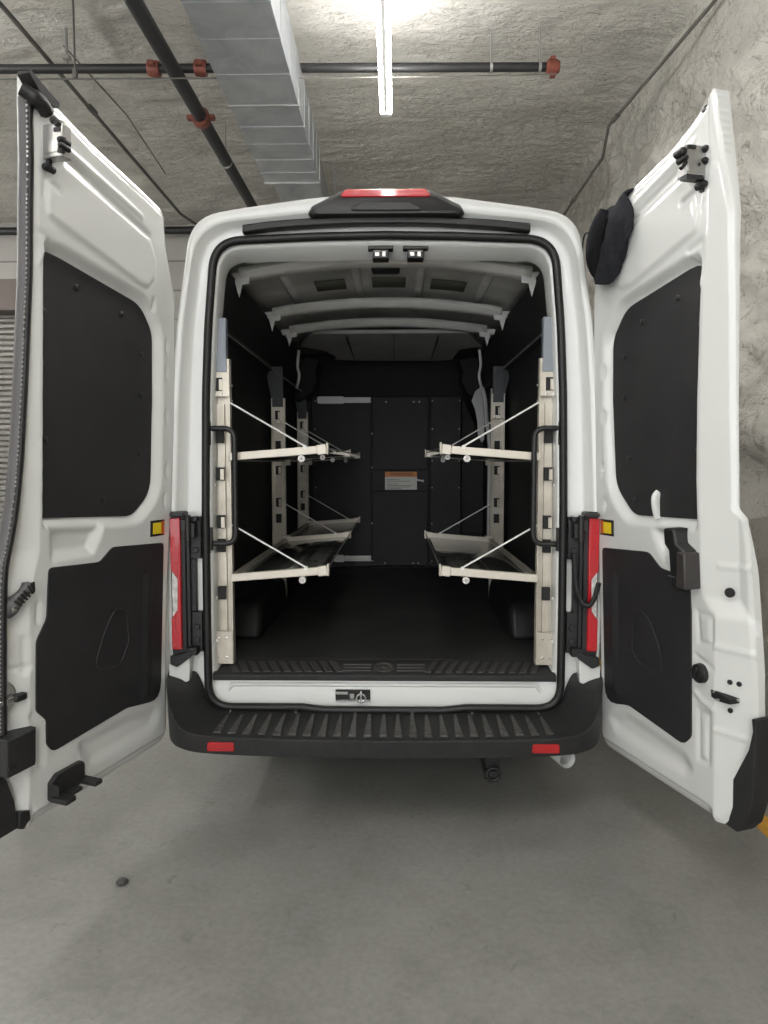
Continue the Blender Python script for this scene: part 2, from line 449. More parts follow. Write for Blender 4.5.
# transverse pipe
tp = thing('sprinkler_pipe', (-2, 2.5, 4.62), 'thinner black pipe crossing under the ceiling with a rust red end cap', 'pipe')
mb = MB(); mb.cyl((-7.8, 2.44, 4.615), (1.26, 2.52, 4.615), .033, 16); obj('pipe_run', mb, M['pipe'], tp)
coupling((-1.80, 2.495, 4.615), (1, .01, 0), .033, tp); coupling((-1.44, 2.495, 4.615), (1, .01, 0), .033, tp)
mb = MB(); mb.lathe([(.0, .075), (.04, .07), (.052, .05), (.052, -.02), (.034, -.03)], (1.23, 2.52, 4.615), (1, 0, 0), 18)
mb.box((1.25, 2.52, 4.675), (.04, .04, .03)); mb.box((1.25, 2.52, 4.555), (.04, .04, .03)); obj('end_cap', mb, M['coupling'], tp)
mb = MB()
for x in (.78, 1.15):
    mb = MB(); mb.lathe([(.034, -.01), (.040, -.01), (.040, .01), (.034, .01)], (x, 2.517, 4.615), (1, 0, 0), 14)
    mb.cyl((x, 2.517, 4.65), (x, 2.517, ZC+.03), .006, 6); obj('pipe_hanger', mb, M['steel'], tp)
mb = MB()
mb.cyl((-2.47, 2.49, 4.65), (-2.47, 2.49, ZC+.03), .012, 6); mb.box((-2.47, 2.49, 4.70), (.05, .05, .03))
obj('pipe_hanger', mb, M['steel'], tp)
# far horizontal pipe at the back wall
mb = MB(); mb.cyl((-7.8, 6.6, 4.72), (-1.75, 6.6, 4.72), .05, 14)
o = obj('wall_pipe', mb, M['pipe']); tag(o, 'black pipe running along the top of the back wall at left', 'pipe')
# conduits
def conduit(name, pts, r, label, joints=()):
    t = thing(name, pts[0], label, 'conduit')
    mb = MB(); mb.tube(fillet(pts, .12, 4, closed=False), r, 8); obj('tube_run', mb, M['conduit'], t)
    mb = MB()
    for a, b in joints:
        a, b = V(a), V(b); mb.cyl(a, b, r*1.6, 10)
    if joints: pieces('tube_joint', mb, M['conduit'], t)
conduit('conduit', [(-2.70, -3, 4.74), (-2.66, 2.0, 4.74), (-2.63, 5.9, 4.70), (-2.60, 6.60, 4.78)], .017, 'thin dark conduit slanting across the ceiling at far left', [((-2.647, 3.3, 4.73), (-2.645, 3.42, 4.73))])
conduit('conduit', [(2.36, -.2, 4.62), (2.155, 1.46, 4.6), (1.92, 3.34, 4.55), (1.955, 3.62, 4.40), (1.93, 6.88, 4.36)], .013, 'thin dark conduit along the corner of ceiling and rock wall', [((1.945, 3.15, 4.554), (1.932, 3.25, 4.552)), ((1.945, 4.6, 4.387), (1.943, 4.7, 4.385))])
conduit('wire', [(-6, 2.15, 4.375), (-2.3, 2.15, 4.365), (-1.175, 2.15, 4.36)], .006, 'thin pale wire stretched from the air duct across below the thick pipe')
conduit('wire', [(-.64, 2.15, 4.36), (.4, 2.15, 4.36), (1.2, 2.15, 4.37)], .005, 'thin pale wire stretched from the air duct towards the right wall')
conduit('wire', [(-2.55, 2.62, 4.86), (-2.35, 3.4, 4.70), (-2.30, 4.3, 4.55)], .006, 'thin dark wire dangling from the ceiling left of the thick pipe')
mb = MB(); mb.cyl((-2.26, 2.15, 4.385), (-2.26, 2.15, ZC+.03), .007, 6); mb.box((-2.26, 2.15, 4.40), (.03, .03, .06))
o = obj('threaded_rod', mb, M['conduit']); tag(o, 'short threaded rod hanging from the ceiling beside the thick pipe', 'rod')
mb = MB(); mb.b2((-2.72, 6.70, 4.48), (-2.2, 6.89, 4.74)); o = obj('junction_box', mb, M['greypaint'], bevel=.01); tag(o, 'pale grey junction box on the back wall behind the van roof', 'box')

# ------------------------------------------------------------------ the van
van = thing('van', (0, 0, 0), 'white high roof cargo van with both rear doors swung open', 'van')
BZ = [(.30, .955), (.70, .985), (1.40, .975), (1.90, .945), (2.30, .908), (2.55, .868)]
OZ = [(.30, .800), (.70, .803), (1.40, .800), (1.90, .790), (2.30, .770), (2.45, .757)]
BT = [(.84, 2.668), (.62, 2.706), (.30, 2.750), (0, 2.764)]
OT = [(.742, 2.565), (.62, 2.572), (.30, 2.585), (0, 2.590)]
def interp(T, z): return float(np.interp(z, [t[0] for t in T], [t[1] for t in T]))
def resample(P, n):
    P = np.array(P, float); d = np.r_[0, np.cumsum(np.linalg.norm(np.diff(P, axis=0), axis=1))]
    s = np.linspace(0, d[-1], n); return [np.array([np.interp(q, d, P[:, k]) for k in range(P.shape[1])]) for q in s]
def frame_loop(f, ft, zb, Y, rb, rt, off=0., sag=0.):
    """half loop from bottom centre up the right side to top centre, mirrored; f blends body outline (0) to opening (1)"""
    side = []
    for z in (.9, 1.4, 1.9, 2.2):
        side.append((interp(BZ, z)*(1-f) + interp(OZ, z)*f - off, z))
    top = [((a[0]*(1-f) + b[0]*f) - off*(1 if i == 0 else 0), a[1]*(1-ft) + b[1]*ft - off) for i, (a, b) in enumerate(zip(BT, OT))]
    xb = interp(BZ, zb)*(1-f) + interp(OZ, zb)*f - off
    xc = top[0][0]
    def arc(p, c, q, r, n):
        p, c, q = (np.array(k, float) for k in (p, c, q)); a = (p-c); b = (q-c); la, lb = np.linalg.norm(a), np.linalg.norm(b)
        d = min(r, la*.95, lb*.95); s, e = c+a/la*d, c+b/lb*d
        return [tuple((1-t)**2*s + 2*t*(1-t)*c + t*t*e) for t in np.linspace(0, 1, n)]
    c1 = arc((xb-.3, zb), (xb, zb), side[0], rb, 9)
    c2 = arc(side[-1], (xc, top[0][1]), top[1], rt, 12)
    bot = [(0, zb-sag), (.28, zb-sag), (.37, zb), c1[0]]
    seg = []
    seg += resample(bot, 14)[:-1]; seg += [np.array(p) for p in c1][:-1]
    seg += resample([c1[-1]] + side + [c2[0]], 26)[:-1]
    seg += [np.array(p) for p in c2][:-1]
    seg += resample([c2[-1]] + top[1:], 14)
    R = [(p[0], Y, p[1]) for p in seg]
    L = [(-p[0], Y, p[1]) for p in seg[1:-1]][::-1]
    return R + L
loops = [
    frame_loop(.06, .05, .40, 5.2, .10, .16), frame_loop(0, 0, .36, 4.6, .10, .12), frame_loop(0, 0, .36, .10, .08, .11), frame_loop(0, 0, .36, .045, .08, .11), frame_loop(.03, .02, .365, .018, .08, .12),
    frame_loop(.075, .06, .37, .003, .08, .13), frame_loop(.13, .13, .375, 0, .08, .14),
    frame_loop(.26, .40, .40, .002, .08, .15), frame_loop(.29, .44, .405, .008, .08, .15), frame_loop(.40, .54, .42, .040, .09, .16), frame_loop(.56, .62, .44, .048, .10, .17),
    frame_loop(.86, .86, .455, .050, .10, .18), frame_loop(1, 1, .475, .050, .11, .2), frame_loop(1, 1, .497, .050, .11, .19, off=.020),
    frame_loop(1, 1.03, .53, .052, .10, .19, off=.022), frame_loop(1, 1.06, .60, .062, .09, .18, off=.025), frame_loop(1, 1.2, .640, .14, .06, .17, off=.028), frame_loop(1, 1.25, .655, .16, .05, .17, off=.026)]
mb = MB(); mb.rows(loops, True); mb.f.append(tuple(range(len(loops[0]))))
obj('body_shell', mb, M['paint'], van, angle=50)
# weather seal around the opening
mb = MB(); mb.tube(frame_loop(1, 1, .487, .028, .11, .2, sag=.012), .0185, 10, closed=True); obj('weather_seal', mb, M['rubber'], van, angle=80)
# raised stampings on the sill lip
mb = MB()
lip = fillet([(-.72, .0, .565), (-.70, .0, .595), (.70, .0, .595), (.72, .0, .565)], .02, 4, closed=False)
mb.tube([(p[0], .062+(p[2]-.56)*.1, p[2]-.012) for p in lip], .012, 8)
obj('sill_bead', mb, M['paint'], van, angle=80)
# black moulding under the brake light
top = [(-.61, .0, 2.610), (-.45, 0, 2.628), (-.2, 0, 2.642), (0, 0, 2.645), (.2, 0, 2.642), (.45, 0, 2.628), (.63, 0, 2.610)]
mb = MB(); P = catmull(top, 4); mb.rows([[(p[0], .030, p[2]-.018), (p[0], -.004, p[2]-.018), (p[0], -.010, p[2]-.012), (p[0], -.010, p[2]+.008), (p[0], .0, p[2]+.018), (p[0], .030, p[2]+.018)] for p in P], True)
for k in (0, -1): mb.f.append(tuple(range(6)) if k == 0 else tuple(range((len(P)-1)*6, len(P)*6)))
obj('top_moulding', mb, M['rubber'], van)
# high brake light
def bl_row(y, hw_b, hw_m, hw_t, zb, zm, zt):
    pts = [(-hw_m, zb+.018), (-hw_b, zb), (hw_b, zb), (hw_m, zb+.018), (hw_m-.02, zm), (hw_t, zt), (-hw_t, zt), (-hw_m+.02, zm)]
    pts = fillet(pts, [.01, .012, .012, .01, .02, .02, .02, .02], 3)
    return [(p[0]+.010, y, p[1]) for p in pts]
mb = MB(); rw = [bl_row(.30, .26, .27, .16, 2.69, 2.73, 2.765), bl_row(.10, .31, .335, .185, 2.66, 2.71, 2.778), bl_row(.0, .315, .34, .19, 2.652, 2.705, 2.768), bl_row(-.035, .305, .33, .18, 2.653, 2.685, 2.752), bl_row(-.045, .29, .315, .17, 2.658, 2.682, 2.742)]
mb.rows(rw, True); n = len(rw[0]); mb.f.append(tuple(range((len(rw)-1)*n, len(rw)*n)))
bh = obj('brake_light', mb, M['black'], van, angle=40)
mb = MB(); mb.prism(fillet([(-.190, 2.724), (.208, 2.724), (.178, 2.757), (-.160, 2.757)], .009, 4), 'y', -.052, .02); obj('red_lens', mb, M['red'], bh, bevel=.004)['label'] = 'red brake light lens'
mb = MB(); mb.prism(fillet([(-.155, 2.668), (.175, 2.668), (.11, 2.706), (-.09, 2.706)], .012, 4), 'y', -.051, -.03); obj('lower_cover', mb, M['black'], bh, bevel=.004)

# tail lights, hinge plates and strap
for s in (-1, 1):
    X = lambda a: s*a
    mb = MB(); mb.prism(fillet([(X(.884), .735), (X(.952), .735), (X(.952), 1.385), (X(.884), 1.385)], .012, 3), 'y', -.008, .05); tl = obj('tail_light', mb, M['black'], van, bevel=.004)
    mb = MB(); mb.prism([(X(.903), .765), (X(.948), .765), (X(.948), .905), (X(.921), .945), (X(.917), 1.085), (X(.948), 1.125), (X(.948), 1.355), (X(.901), 1.360), (X(.903), 1.0)], 'y', -.026, -.004); obj('red_lens', mb, M['red'], tl, bevel=.004)['label'] = 'red tail light lens'
    mb = MB(); mb.prism([(X(.920), .945), (X(.943), .908), (X(.943), 1.122), (X(.916), 1.083)], 'y', -.024, -.004); obj('clear_lens', mb, M['clear'], tl, bevel=.003)['label'] = 'clear reversing light lens'
    mb = MB(); mb.prism([(X(.86), .760), (X(.955), .738), (X(.955), .70), (X(.925), .688), (X(.86), .735)], 'y', -.035, .05); obj('lamp_shelf', mb, M['black'], tl, bevel=.004)
    mb = MB(); mb.prism(fillet([(X(.876), .62), (X(.967), .59), (X(.967), .70), (X(.93), .69), (X(.87), .735)], .006, 2), 'y', -.015, .04); obj('corner_bracket', mb, M['paint'], van, bevel=.004)
    # hinge plate with slot
    mb = MB()
    mb.b2((X(.868), .0, .745), (X(.884), .045, 1.36)); mb.b2((X(.822), .02, 1.17), (X(.872), .047, 1.36)); mb.b2((X(.822), .02, .745), (X(.872), .047, .93))
    mb.b2((X(.846), .02, .93), (X(.872), .047, 1.17))
    for z in (.80, .86, 1.21, 1.28): mb.cyl((X(.845), .024, z), (X(.845), .008, z), .014, 12)
    hp = obj('hinge_plate', mb, M['black'], van, bevel=.003)
    mb = MB()
    mb.b2((X(.835), -.035, 1.27), (X(.872), .03, 1.335)); mb.b2((X(.868), -.04, 1.30), (X(.895), .02, 1.352)); mb.cyl((X(.862), -.04, 1.255), (X(.862), -.04, 1.372), .013, 12)
    mb.cyl((X(.838), -.02, 1.352), (X(.838), .03, 1.352), .012, 10); mb.b2((X(.88), -.05, 1.365), (X(.940), -.01, 1.382))
    obj('upper_hinge', mb, M['black'], hp, bevel=.003)
    mb = MB(); mb.b2((X(.835), -.03, .74), (X(.885), .02, .775)); mb.b2((X(.84), -.034, .765), (X(.878), -.028, .772)); obj('lower_hinge', mb, M['black'], hp, bevel=.003)
# check strap at the right hinge
mb = MB(); mb.tube(catmull([(.838, -.02, 1.20), (.840, -.035, 1.10), (.850, -.045, 1.03), (.872, -.055, .985), (.900, -.062, .980), (.922, -.066, 1.02), (.935, -.07, 1.08)], 6), .022, 8, flat=.5)
obj('check_strap', mb, M['textured'], van, angle=80)

# bumper
Bp = [(-.985, .50, .66), (-.985, .15, .66), (-.977, .0, .650), (-.955, -.09, .615), (-.915, -.17, .545), (-.86, -.225, .482), (-.76, -.258, .460), (-.5, -.277, .453), (0, -.287, .450)]
Ap = [(-.93, .50, .66), (-.93, .15, .66), (-.885, .045, .655), (-.855, .042, .64), (-.828, .04, .585), (-.805, .04, .515), (-.74, .04, .482), (-.5, .04, .474), (0, .04, .470)]
Cp = [(-.975, .50, .43), (-.975, .15, .43), (-.966, .0, .42), (-.947, -.09, .408), (-.912, -.165, .398), (-.855, -.217, .391), (-.755, -.248, .385), (-.5, -.266, .381), (0, -.276, .378)]
def mir(P): Q = catmull(P, 5); return Q + [(-p[0], p[1], p[2]) for p in Q[:-1]][::-1]
A, B, Cc = mir(Ap), mir(Bp), mir(Cp)
def lerp(P, Q, t, dz=0): return [tuple(a*(1-t)+b*t + (dz if i == 2 else 0) for i, (a, b) in enumerate(zip(p, q))) for p, q in zip(P, Q)]
Dd = [(p[0]*.97, p[1]+.05, p[2]-.02) for p in Cc]; Ee = [(p[0]*.9, p[1]+.22 if p[1] < .2 else p[1], p[2]-.02) for p in Cc]
mb = MB(); mb.rows([A, lerp(A, B, .25, -.012), lerp(A, B, .60, -.008), lerp(A, B, .93, .0), lerp(A, B, .985, .004), B, lerp(B, Cc, .06, -.004), lerp(B, Cc, .55), lerp(B, Cc, .9), Cc, Dd, Ee])
bu = obj('rear_bumper', mb, M['textured'], van, angle=42)
mb = MB()   # step ribs moulded into the tread
for k in range(-11, 12):
    x = k*.064
    yb = -.235+.02*(abs(k)/11)**2; z0 = lambda y: .468 + (y-.04)*.05
    for sx, w0, w1 in ((0, .006, .034),):
        vs = [(x-w0, .005, z0(.005)-.012), (x+w0, .005, z0(.005)-.012), (x+w1/2, yb, z0(yb)-.004), (x-w1/2, yb, z0(yb)-.004)]
        up = [(v[0]*1., v[1], v[2]+.012) for v in vs]
        mb.add(vs+up, [(0, 1, 2, 3), (7, 6, 5, 4), (0, 4, 5, 1), (1, 5, 6, 2), (2, 6, 7, 3), (3, 7, 4, 0)])
pieces('step_rib', mb, mat('lighter_step_plastic', (.062, .060, .055), .5, var=.6, scale=45, bump=.3, bscale=200), bu, bevel=.002)  # mottled plastic, lighter than the rest of the bumper
mb = MB()
for x in (-.70, -.40, -.13, .13, .40, .70): mb.lathe([(.009, -.003), (.009, .006), (.004, .009), (0, .009)], (x, .012, .466), (0, -.1, 1), 10)
pieces('step_screw', mb, M['chrome'], bu)
for s in (-1, 1):
    mb = MB(); y0 = -.268
    mb.prism(fillet([(s*.675-.058, .402), (s*.675+.058, .402), (s*.675+.055, .440), (s*.675-.055, .440)], .008, 3), 'y', y0-.004, y0+.02)
    obj('reflector', mb, M['refl'], bu, bevel=.002)['label'] = 'red bumper reflector'
# tow fitting and tail pipe
mb = MB(); mb.b2((.44, -.15, .235), (.51, .1, .27)); mb.b2((.445, -.12, .25), (.505, .05, .40)); mb.tube([(.475+.028*math.cos(a), -.16, .262+.028*math.sin(a)) for a in np.linspace(0, 2*math.pi, 16)[:-1]], .008, 8, closed=True)
obj('tow_bracket', mb, M['black'], van, bevel=.004)
mb = MB(); mb.lathe([(.032, .02), (.038, 0), (.038, .6), (.0, .6)], (.80, -.13, .315), (-.35, 1, .05), 18); obj('tail_pipe', mb, M['paint'], van, angle=60)
# underbody, wheels
mb = MB(); mb.b2((-.93, .12, .40), (.93, 5.1, .50)); mb.b2((-.55, .3, .30), (.55, 1.0, .42)); mb.cyl((-.8, 1.0, .36), (.8, 1.0, .36), .07, 12); obj('underbody', mb, M['under'], van)
for s in (-1, 1):
    mb = MB(); x = s*.82
    mb.lathe([(.20, -.10), (.30, -.115), (.345, -.09), (.352, 0), (.345, .09), (.30, .115), (.20, .10), (.19, 0), (.20, -.10)], (x, 1.0, .352), (1, 0, 0), 32)
    w = obj('wheel', mb, M['rubber'], van, angle=50)
    mb = MB(); mb.lathe([(0, .03), (.06, .04), (.15, .02), (.20, .08), (.205, .0), (.20, -.08), (0, -.02)], (x, 1.0, .352), (s, 0, 0), 24); obj('wheel_rim', mb, M['steel'], w)
    mb = MB(); mb.lathe([(.20, -.10), (.30, -.115), (.345, -.09), (.352, 0), (.345, .09), (.30, .115), (.20, .10), (.19, 0), (.20, -.10)], (x, 4.5, .352), (1, 0, 0), 32)
    obj('wheel', mb, M['rubber'], van, angle=50)

# cargo interior
LS = [(.83, .655), (.83, 2.16), (.815, 2.22), (.790, 2.235), (.775, 2.33), (.735, 2.50)]
mb = MB()
for s in (-1, 1):
    rows = []
    for y in (.145, .25, 1.2, 2.4, 3.7):
        k = 1. if y < 3 else .98
        rows.append([(s*(x*k), y, z) for x, z in LS] + [(s*(LS[-1][0]*k+.09), y, LS[-1][1]+.01), (s*(LS[0][0]+.06), y, LS[0][1])])
    mb.rows(rows, True)
pieces('wall_lining', mb, M['liner'], van)
for s in (-1, 1):   # ledge rail along the wall
    mb = MB(); mb.beam((s*.80, .2, 2.245), (s*.80, 3.5, 2.245), .035, .03); mb.beam((s*.785, .2, 2.36), (s*.785, 3.5, 2.36), .012, .02)
    obj('wall_rail', mb, M['panel'], van, bevel=.006)
    mb = MB()       # wheel arch box
    P = fillet([(.55, .662), (.62, .86), (1.0, .92), (1.42, .86), (1.5, .662)], .12, 5, closed=False)
    mb.prism([(p[0], p[1]) for p in P], 'x', s*.835, s*.66); obj('wheel_arch', mb, M['rubber'], van, bevel=.03)
mb = MB(); mb.b2((-.86, .14, .60), (.86, 3.7, .654)); obj('load_floor', mb, M['primer'], van)
def arcz(x, z0, h, hw): return z0 - h*(x/hw)**2
xs = np.linspace(-.82, .82, 25)
mb = MB(); mb.rows([[(x, y, arcz(x, 2.665, .09, .80)) for x in xs] for y in (.10, .8, 1.6, 2.4, 3.7)]); rp = obj('roof_lining', mb, M['primer'], van, solid=.008)
for x0, x1 in ((-.415, -.24), (-.085, .11), (.257, .459)):
    mb = MB(); mb.rows([[(x, y, arcz(x, 2.653, .09, .80)) for x in np.linspace(x0, x1, 5)] for y in (.99, 1.2)]); obj('damping_pad', mb, M['pad'], rp, solid=.006)
mb = MB()
for x in (-.56, -.17, .19, .56):
    mb.rows([[(xx, y, arcz(xx, 2.655-.008*(1-abs(j-2)/2 if False else (0 if j in (0, 4) else 1)), .09, .80)) for j, xx in enumerate(np.linspace(x-.025, x+.025, 5))] for y in (.5, 1.9)])
pieces('roof_swage', mb, M['primer'], rp, solid=.003)
for y, z0, hw, w, dz in ((.45, 2.575, .715, .085, .075), (1.30, 2.552, .700, .07, .06), (1.87, 2.547, .68, .065, .055)):
    X2 = np.linspace(-hw, hw, 33)
    sec = [(-w/2-.02, .03), (-w/2, .005), (-w/2+.012, 0), (w/2-.012, 0), (w/2, .005), (w/2+.02, .03)]
    mb = MB(); mb.rows([[(x, y+a, arcz(x, z0, dz, hw)+b) for a, b in sec] for x in X2])
    mb.rows([[(x, y-w/2-.02, arcz(x, z0, dz, hw)+.03), (x, y-w/2-.02, arcz(x, z0, dz, hw)+.05)] for x in X2])
    for s in (-1, 1):
        ze = z0-dz
        mb.prism([(s*(hw+.03), ze+.03), (s*(hw-.05), ze+.025), (s*(hw-.045), ze-.020), (s*(hw-.012), ze-.024), (s*(hw+.004), ze-.085), (s*(hw+.020), ze-.02)], 'y', y-w/2, y-w/2+.012)
        mb.b2((s*(hw-.02), y-w/2+.013, ze+.0), (s*(hw+.06), y+w/2, ze+.03))
    for x in np.linspace(-hw*.85, hw*.85, 13): mb.lathe([(.006, 0), (.006, .002), (0, .002)], (x, y-.01, arcz(x, z0, dz, hw)), (0, 0, -1), 6)
    obj('roof_rib', mb, M['rib'], van, solid=.004)
mb = MB(); mb.b2((-.075, .62, 2.60), (.075, .72, 2.62)); mb.b2((-.07, .63, 2.62), (.07, .71, 2.66)); obj('roof_handle', mb, M['black'], van, bevel=.01)  # black handle piece below the roof rib, gives no light
# rear header inner band with two strikers
mb = MB(); mb.rows([[(x, .145, arcz(x, 2.545, .02, .62)), (x, .22, arcz(x, 2.55, .025, .62)), (x, .26, arcz(x, 2.595, .03, .62)), (x, .34, arcz(x, 2.60, .035, .62))] for x in np.linspace(-.64, .64, 25)]); obj('header_band', mb, M['rib'], van, solid=.004)
for x in (-.015, .140):
    mb = MB(); mb.b2((x-.056, .06, 2.540), (x+.056, .15, 2.572)); mb.b2((x-.036, .07, 2.503), (x+.036, .14, 2.545))
    st = obj('door_striker', mb, M['black'], van, bevel=.003)
    mb = MB(); mb.b2((x-.024, .062, 2.512), (x-.006, .074, 2.528)); mb.b2((x+.008, .062, 2.510), (x+.022, .074, 2.532)); mb.cyl((x-.03, .064, 2.533), (x+.03, .064, 2.533), .0035, 8)
    obj('striker_hook', mb, M['steel'], st)['label'] = 'bright metal striker hook'
# headliner over the cab
mb = MB()
out = [(-.60, 2.0), (-.47, 2.02), (.50, 2.0), (.63, 2.0), (.80, 2.45), (.62, 2.62), (.60, 3.05), (.45, 3.12), (-.30, 3.12), (-.52, 3.05), (-.50, 2.9), (-.58, 2.62), (-.76, 2.45)]
mb.add([(x*.9, y, 2.535-.035*(y-2.0)-.02*abs(x)) for x, y in out] + [(x*.9, y, 2.56-.035*(y-2.0)-.02*abs(x)) for x, y in out], [tuple(range(13)), tuple(range(25, 12, -1))] + [(i, i+13, (i+1) % 13+13, (i+1) % 13) for i in range(13)])
hl = obj('headliner', mb, M['hood'], van)
mb = MB()
for x in (-.30, .04, .36): mb.b2((x-.002, 2.05, 2.486), (x+.002, 3.1, 2.528))
pieces('headliner_seam', mb, M['hole'], hl)
mb = MB(); mb.b2((-.85, 3.55, .66), (.85, 3.7, 2.6)); obj('cab_dark_backing', mb, M['liner'], van)  # black sheet added in place of the dark void into the cab
# dark trim shapes hanging at both front corners, and pale pillar pieces
for s in (-1, 1):
    mb = MB(); mb.prism(fillet([(s*.78, 2.50), (s*.58, 2.47), (s*.62, 2.36), (s*.60, 2.30), (s*.66, 2.18), (s*.80, 2.10)], .03, 3), 'y', 2.9, 3.15); obj('corner_trim', mb, M['liner'], van, bevel=.01)
    mb = MB(); mb.tube(catmull([(s*.72, 2.60, 2.50), (s*.735, 2.62, 2.38), (s*.725, 2.64, 2.30), (s*.75, 2.66, 2.20)], 4), .012, 8); obj('pillar_edge', mb, M['rib'], van)
mb = MB()
mb.tube(catmull([(.755, 2.62, 2.18), (.770, 2.6, 2.10), (.775, 2.55, 1.95), (.795, 2.5, 1.75), (.797, 2.5, 1.3), (.797, 2.5, .72)], 5), .018, 8); mb.tube(catmull([(.80, 2.4, 2.17), (.805, 2.35, 1.9), (.81, 2.3, 1.5), (.81, 2.3, .72)], 5), .014, 8)
obj('sliding_door_frame', mb, M['paint'], van, angle=70)
mb = MB(); mb.prism(fillet([(.80, 2.26), (.72, 2.20), (.69, 2.12), (.72, 2.05), (.74, 1.95), (.745, 1.84), (.78, 1.76), (.80, 1.80)], .025, 4), 'y', 2.86, 2.90); obj('pillar_cover', mb, M['paint'], van, bevel=.008)
# sill tread plate
mb = MB(); mb.rows([[(x, .038, .607), (x, .028, .612), (x, .028, .634), (x, .036, .641), (x, .185, .6675), (x, .185, .655)] for x in (-.782, -.76, .76, .782)], True)
for k in (0, 3): mb.f.append(tuple(range(k*6, k*6+6)))
sp = obj('sill_plate', mb, M['textured'], van, bevel=.003)
mb = MB()
def zt(y): return .641 + (y-.036)*.178
for s in (-1, 1):
    for k in range(11):
        x = s*(.20 + k*.048)
        q = [(x-.014, .05), (x+.014, .05), (x+.014+s*.045, .155), (x-.014+s*.045, .155)]
        vs = [(a, b, zt(b)-.002) for a, b in q] + [(a, b, zt(b)+.005) for a, b in q]
        mb.add(vs, [(3, 2, 1, 0), (4, 5, 6, 7), (0, 1, 5, 4), (1, 2, 6, 5), (2, 3, 7, 6), (3, 0, 4, 7)])
for y in (.07, .10, .13):
    for x0, x1 in ((-.19, -.06), (.06, .19)):
        vs = [(a, b, zt(b)-.002) for a, b in ((x0, y-.008), (x1, y-.008), (x1, y+.008), (x0, y+.008))]; vs += [(a, b, c+.006) for a, b, c in vs]
        mb.add(vs, [(3, 2, 1, 0), (4, 5, 6, 7), (0, 1, 5, 4), (1, 2, 6, 5), (2, 3, 7, 6), (3, 0, 4, 7)])
mb.lathe([(.05, -.004), (.05, .006), (.035, .006), (.033, .002), (.012, .002), (.012, .008), (0, .008)], (0, .10, zt(.10)), (0, -.17, 1), 20)
pieces('tread_rib', mb, mat('tread_rubber', (.05, .048, .046), .5, bump=.2, bscale=300), sp, bevel=.0015)
# latch striker in the white sill lip
mb = MB(); mb.b2((-.222, .040, .512), (-.062, .066, .562)); ss = obj('sill_latch', mb, M['hole'], van, bevel=.004)
mb = MB(); mb.b2((-.22, .034, .545), (-.165, .044, .558)); mb.b2((-.155, .03, .525), (-.135, .044, .55)); mb.b2((-.108, .026, .515), (-.100, .044, .56)); mb.b2((-.218, .034, .513), (-.064, .044, .521)); mb.lathe([(.024, 0), (.024, .01), (.017, .01), (.017, 0)], (-.104, .034, .53), (0, -1, 0), 16)
obj('latch_hook', mb, M['chrome'], ss)['label'] = 'bright metal latch hook'
# grab handles on the jambs
for s in (-1, 1):
    mb = MB(); P = fillet([(s*.775, .055, 1.755), (s*.672, .055, 1.755), (s*.672, .055, 1.235), (s*.775, .055, 1.235)], .05, 6, closed=False)
    mb.tube(P, .0125, 12)
    for z in (1.755, 1.235): mb.b2((s*.776, .03, z-.075 if z > 1.5 else z-.03), (s*.792, .08, z+.03 if z > 1.5 else z+.075))
    obj('grab_handle', mb, M['black'], van, bevel=.002)
    mb = MB()
    for z in (.78, .98, 1.5, 1.62, 2.0): mb.lathe([(.008, 0), (.006, .004), (0, .004)], (s*.774, .09, z), (-s, -.6, 0), 8)
    pieces('jamb_stud', mb, M['rib'], van)

# ------------------------------------------------------------------ rear doors
XH0, LEAN = .977, .036
TX, TY = .25/math.hypot(.25, .78), -.78/math.hypot(.25, .78)
def door_frame(s):
    O = V((s*(XH0+LEAN*.375), 0, 0)); t = V((s*TX, TY, 0)); a = V((-s*LEAN, 0, 1)); n = t.cross(a).normalized()
    if n.y > 0: n = -n
    return lambda p: O + t*p.x + n*p.y + a*p.z          # local (u, h, z)
def sdf(poly, U, Z):
    """signed distance, negative inside"""
    P = np.array(poly); d = np.full(U.shape, 1e9); ins = np.zeros(U.shape, bool); n = len(P)
    cx, cz = U*0, Z*0
    for i in range(n):
        a, b = P[i], P[(i+1) % n]; e = b-a; wx, wz = U-a[0], Z-a[1]
        t = np.clip((wx*e[0]+wz*e[1])/max(e@e, 1e-12), 0, 1); px, pz = a[0]+t*e[0], a[1]+t*e[1]
        q = (U-px)**2+(Z-pz)**2; m = q < d; d = np.where(m, q, d); cx = np.where(m, px, cx); cz = np.where(m, pz, cz)
        c = ((a[1] > Z) != (b[1] > Z)) & (U < (b[0]-a[0])*(Z-a[1])/(b[1]-a[1]+1e-12)+a[0]); ins ^= c
    d = np.sqrt(d); return np.where(ins, -d, d), cx, cz
def pl_dist(pl, U, Z):
    d = np.full(U.shape, 1e9)
    for a, b in zip(pl[:-1], pl[1:]):
        a, b = np.array(a), np.array(b); e = b-a; t = np.clip(((U-a[0])*e[0]+(Z-a[1])*e[1])/max(e@e, 1e-12), 0, 1)
        d = np.minimum(d, np.hypot(U-a[0]-t*e[0], Z-a[1]-t*e[1]))
    return d
def ss(x): x = np.clip(x, 0, 1); return x*x*(3-2*x)

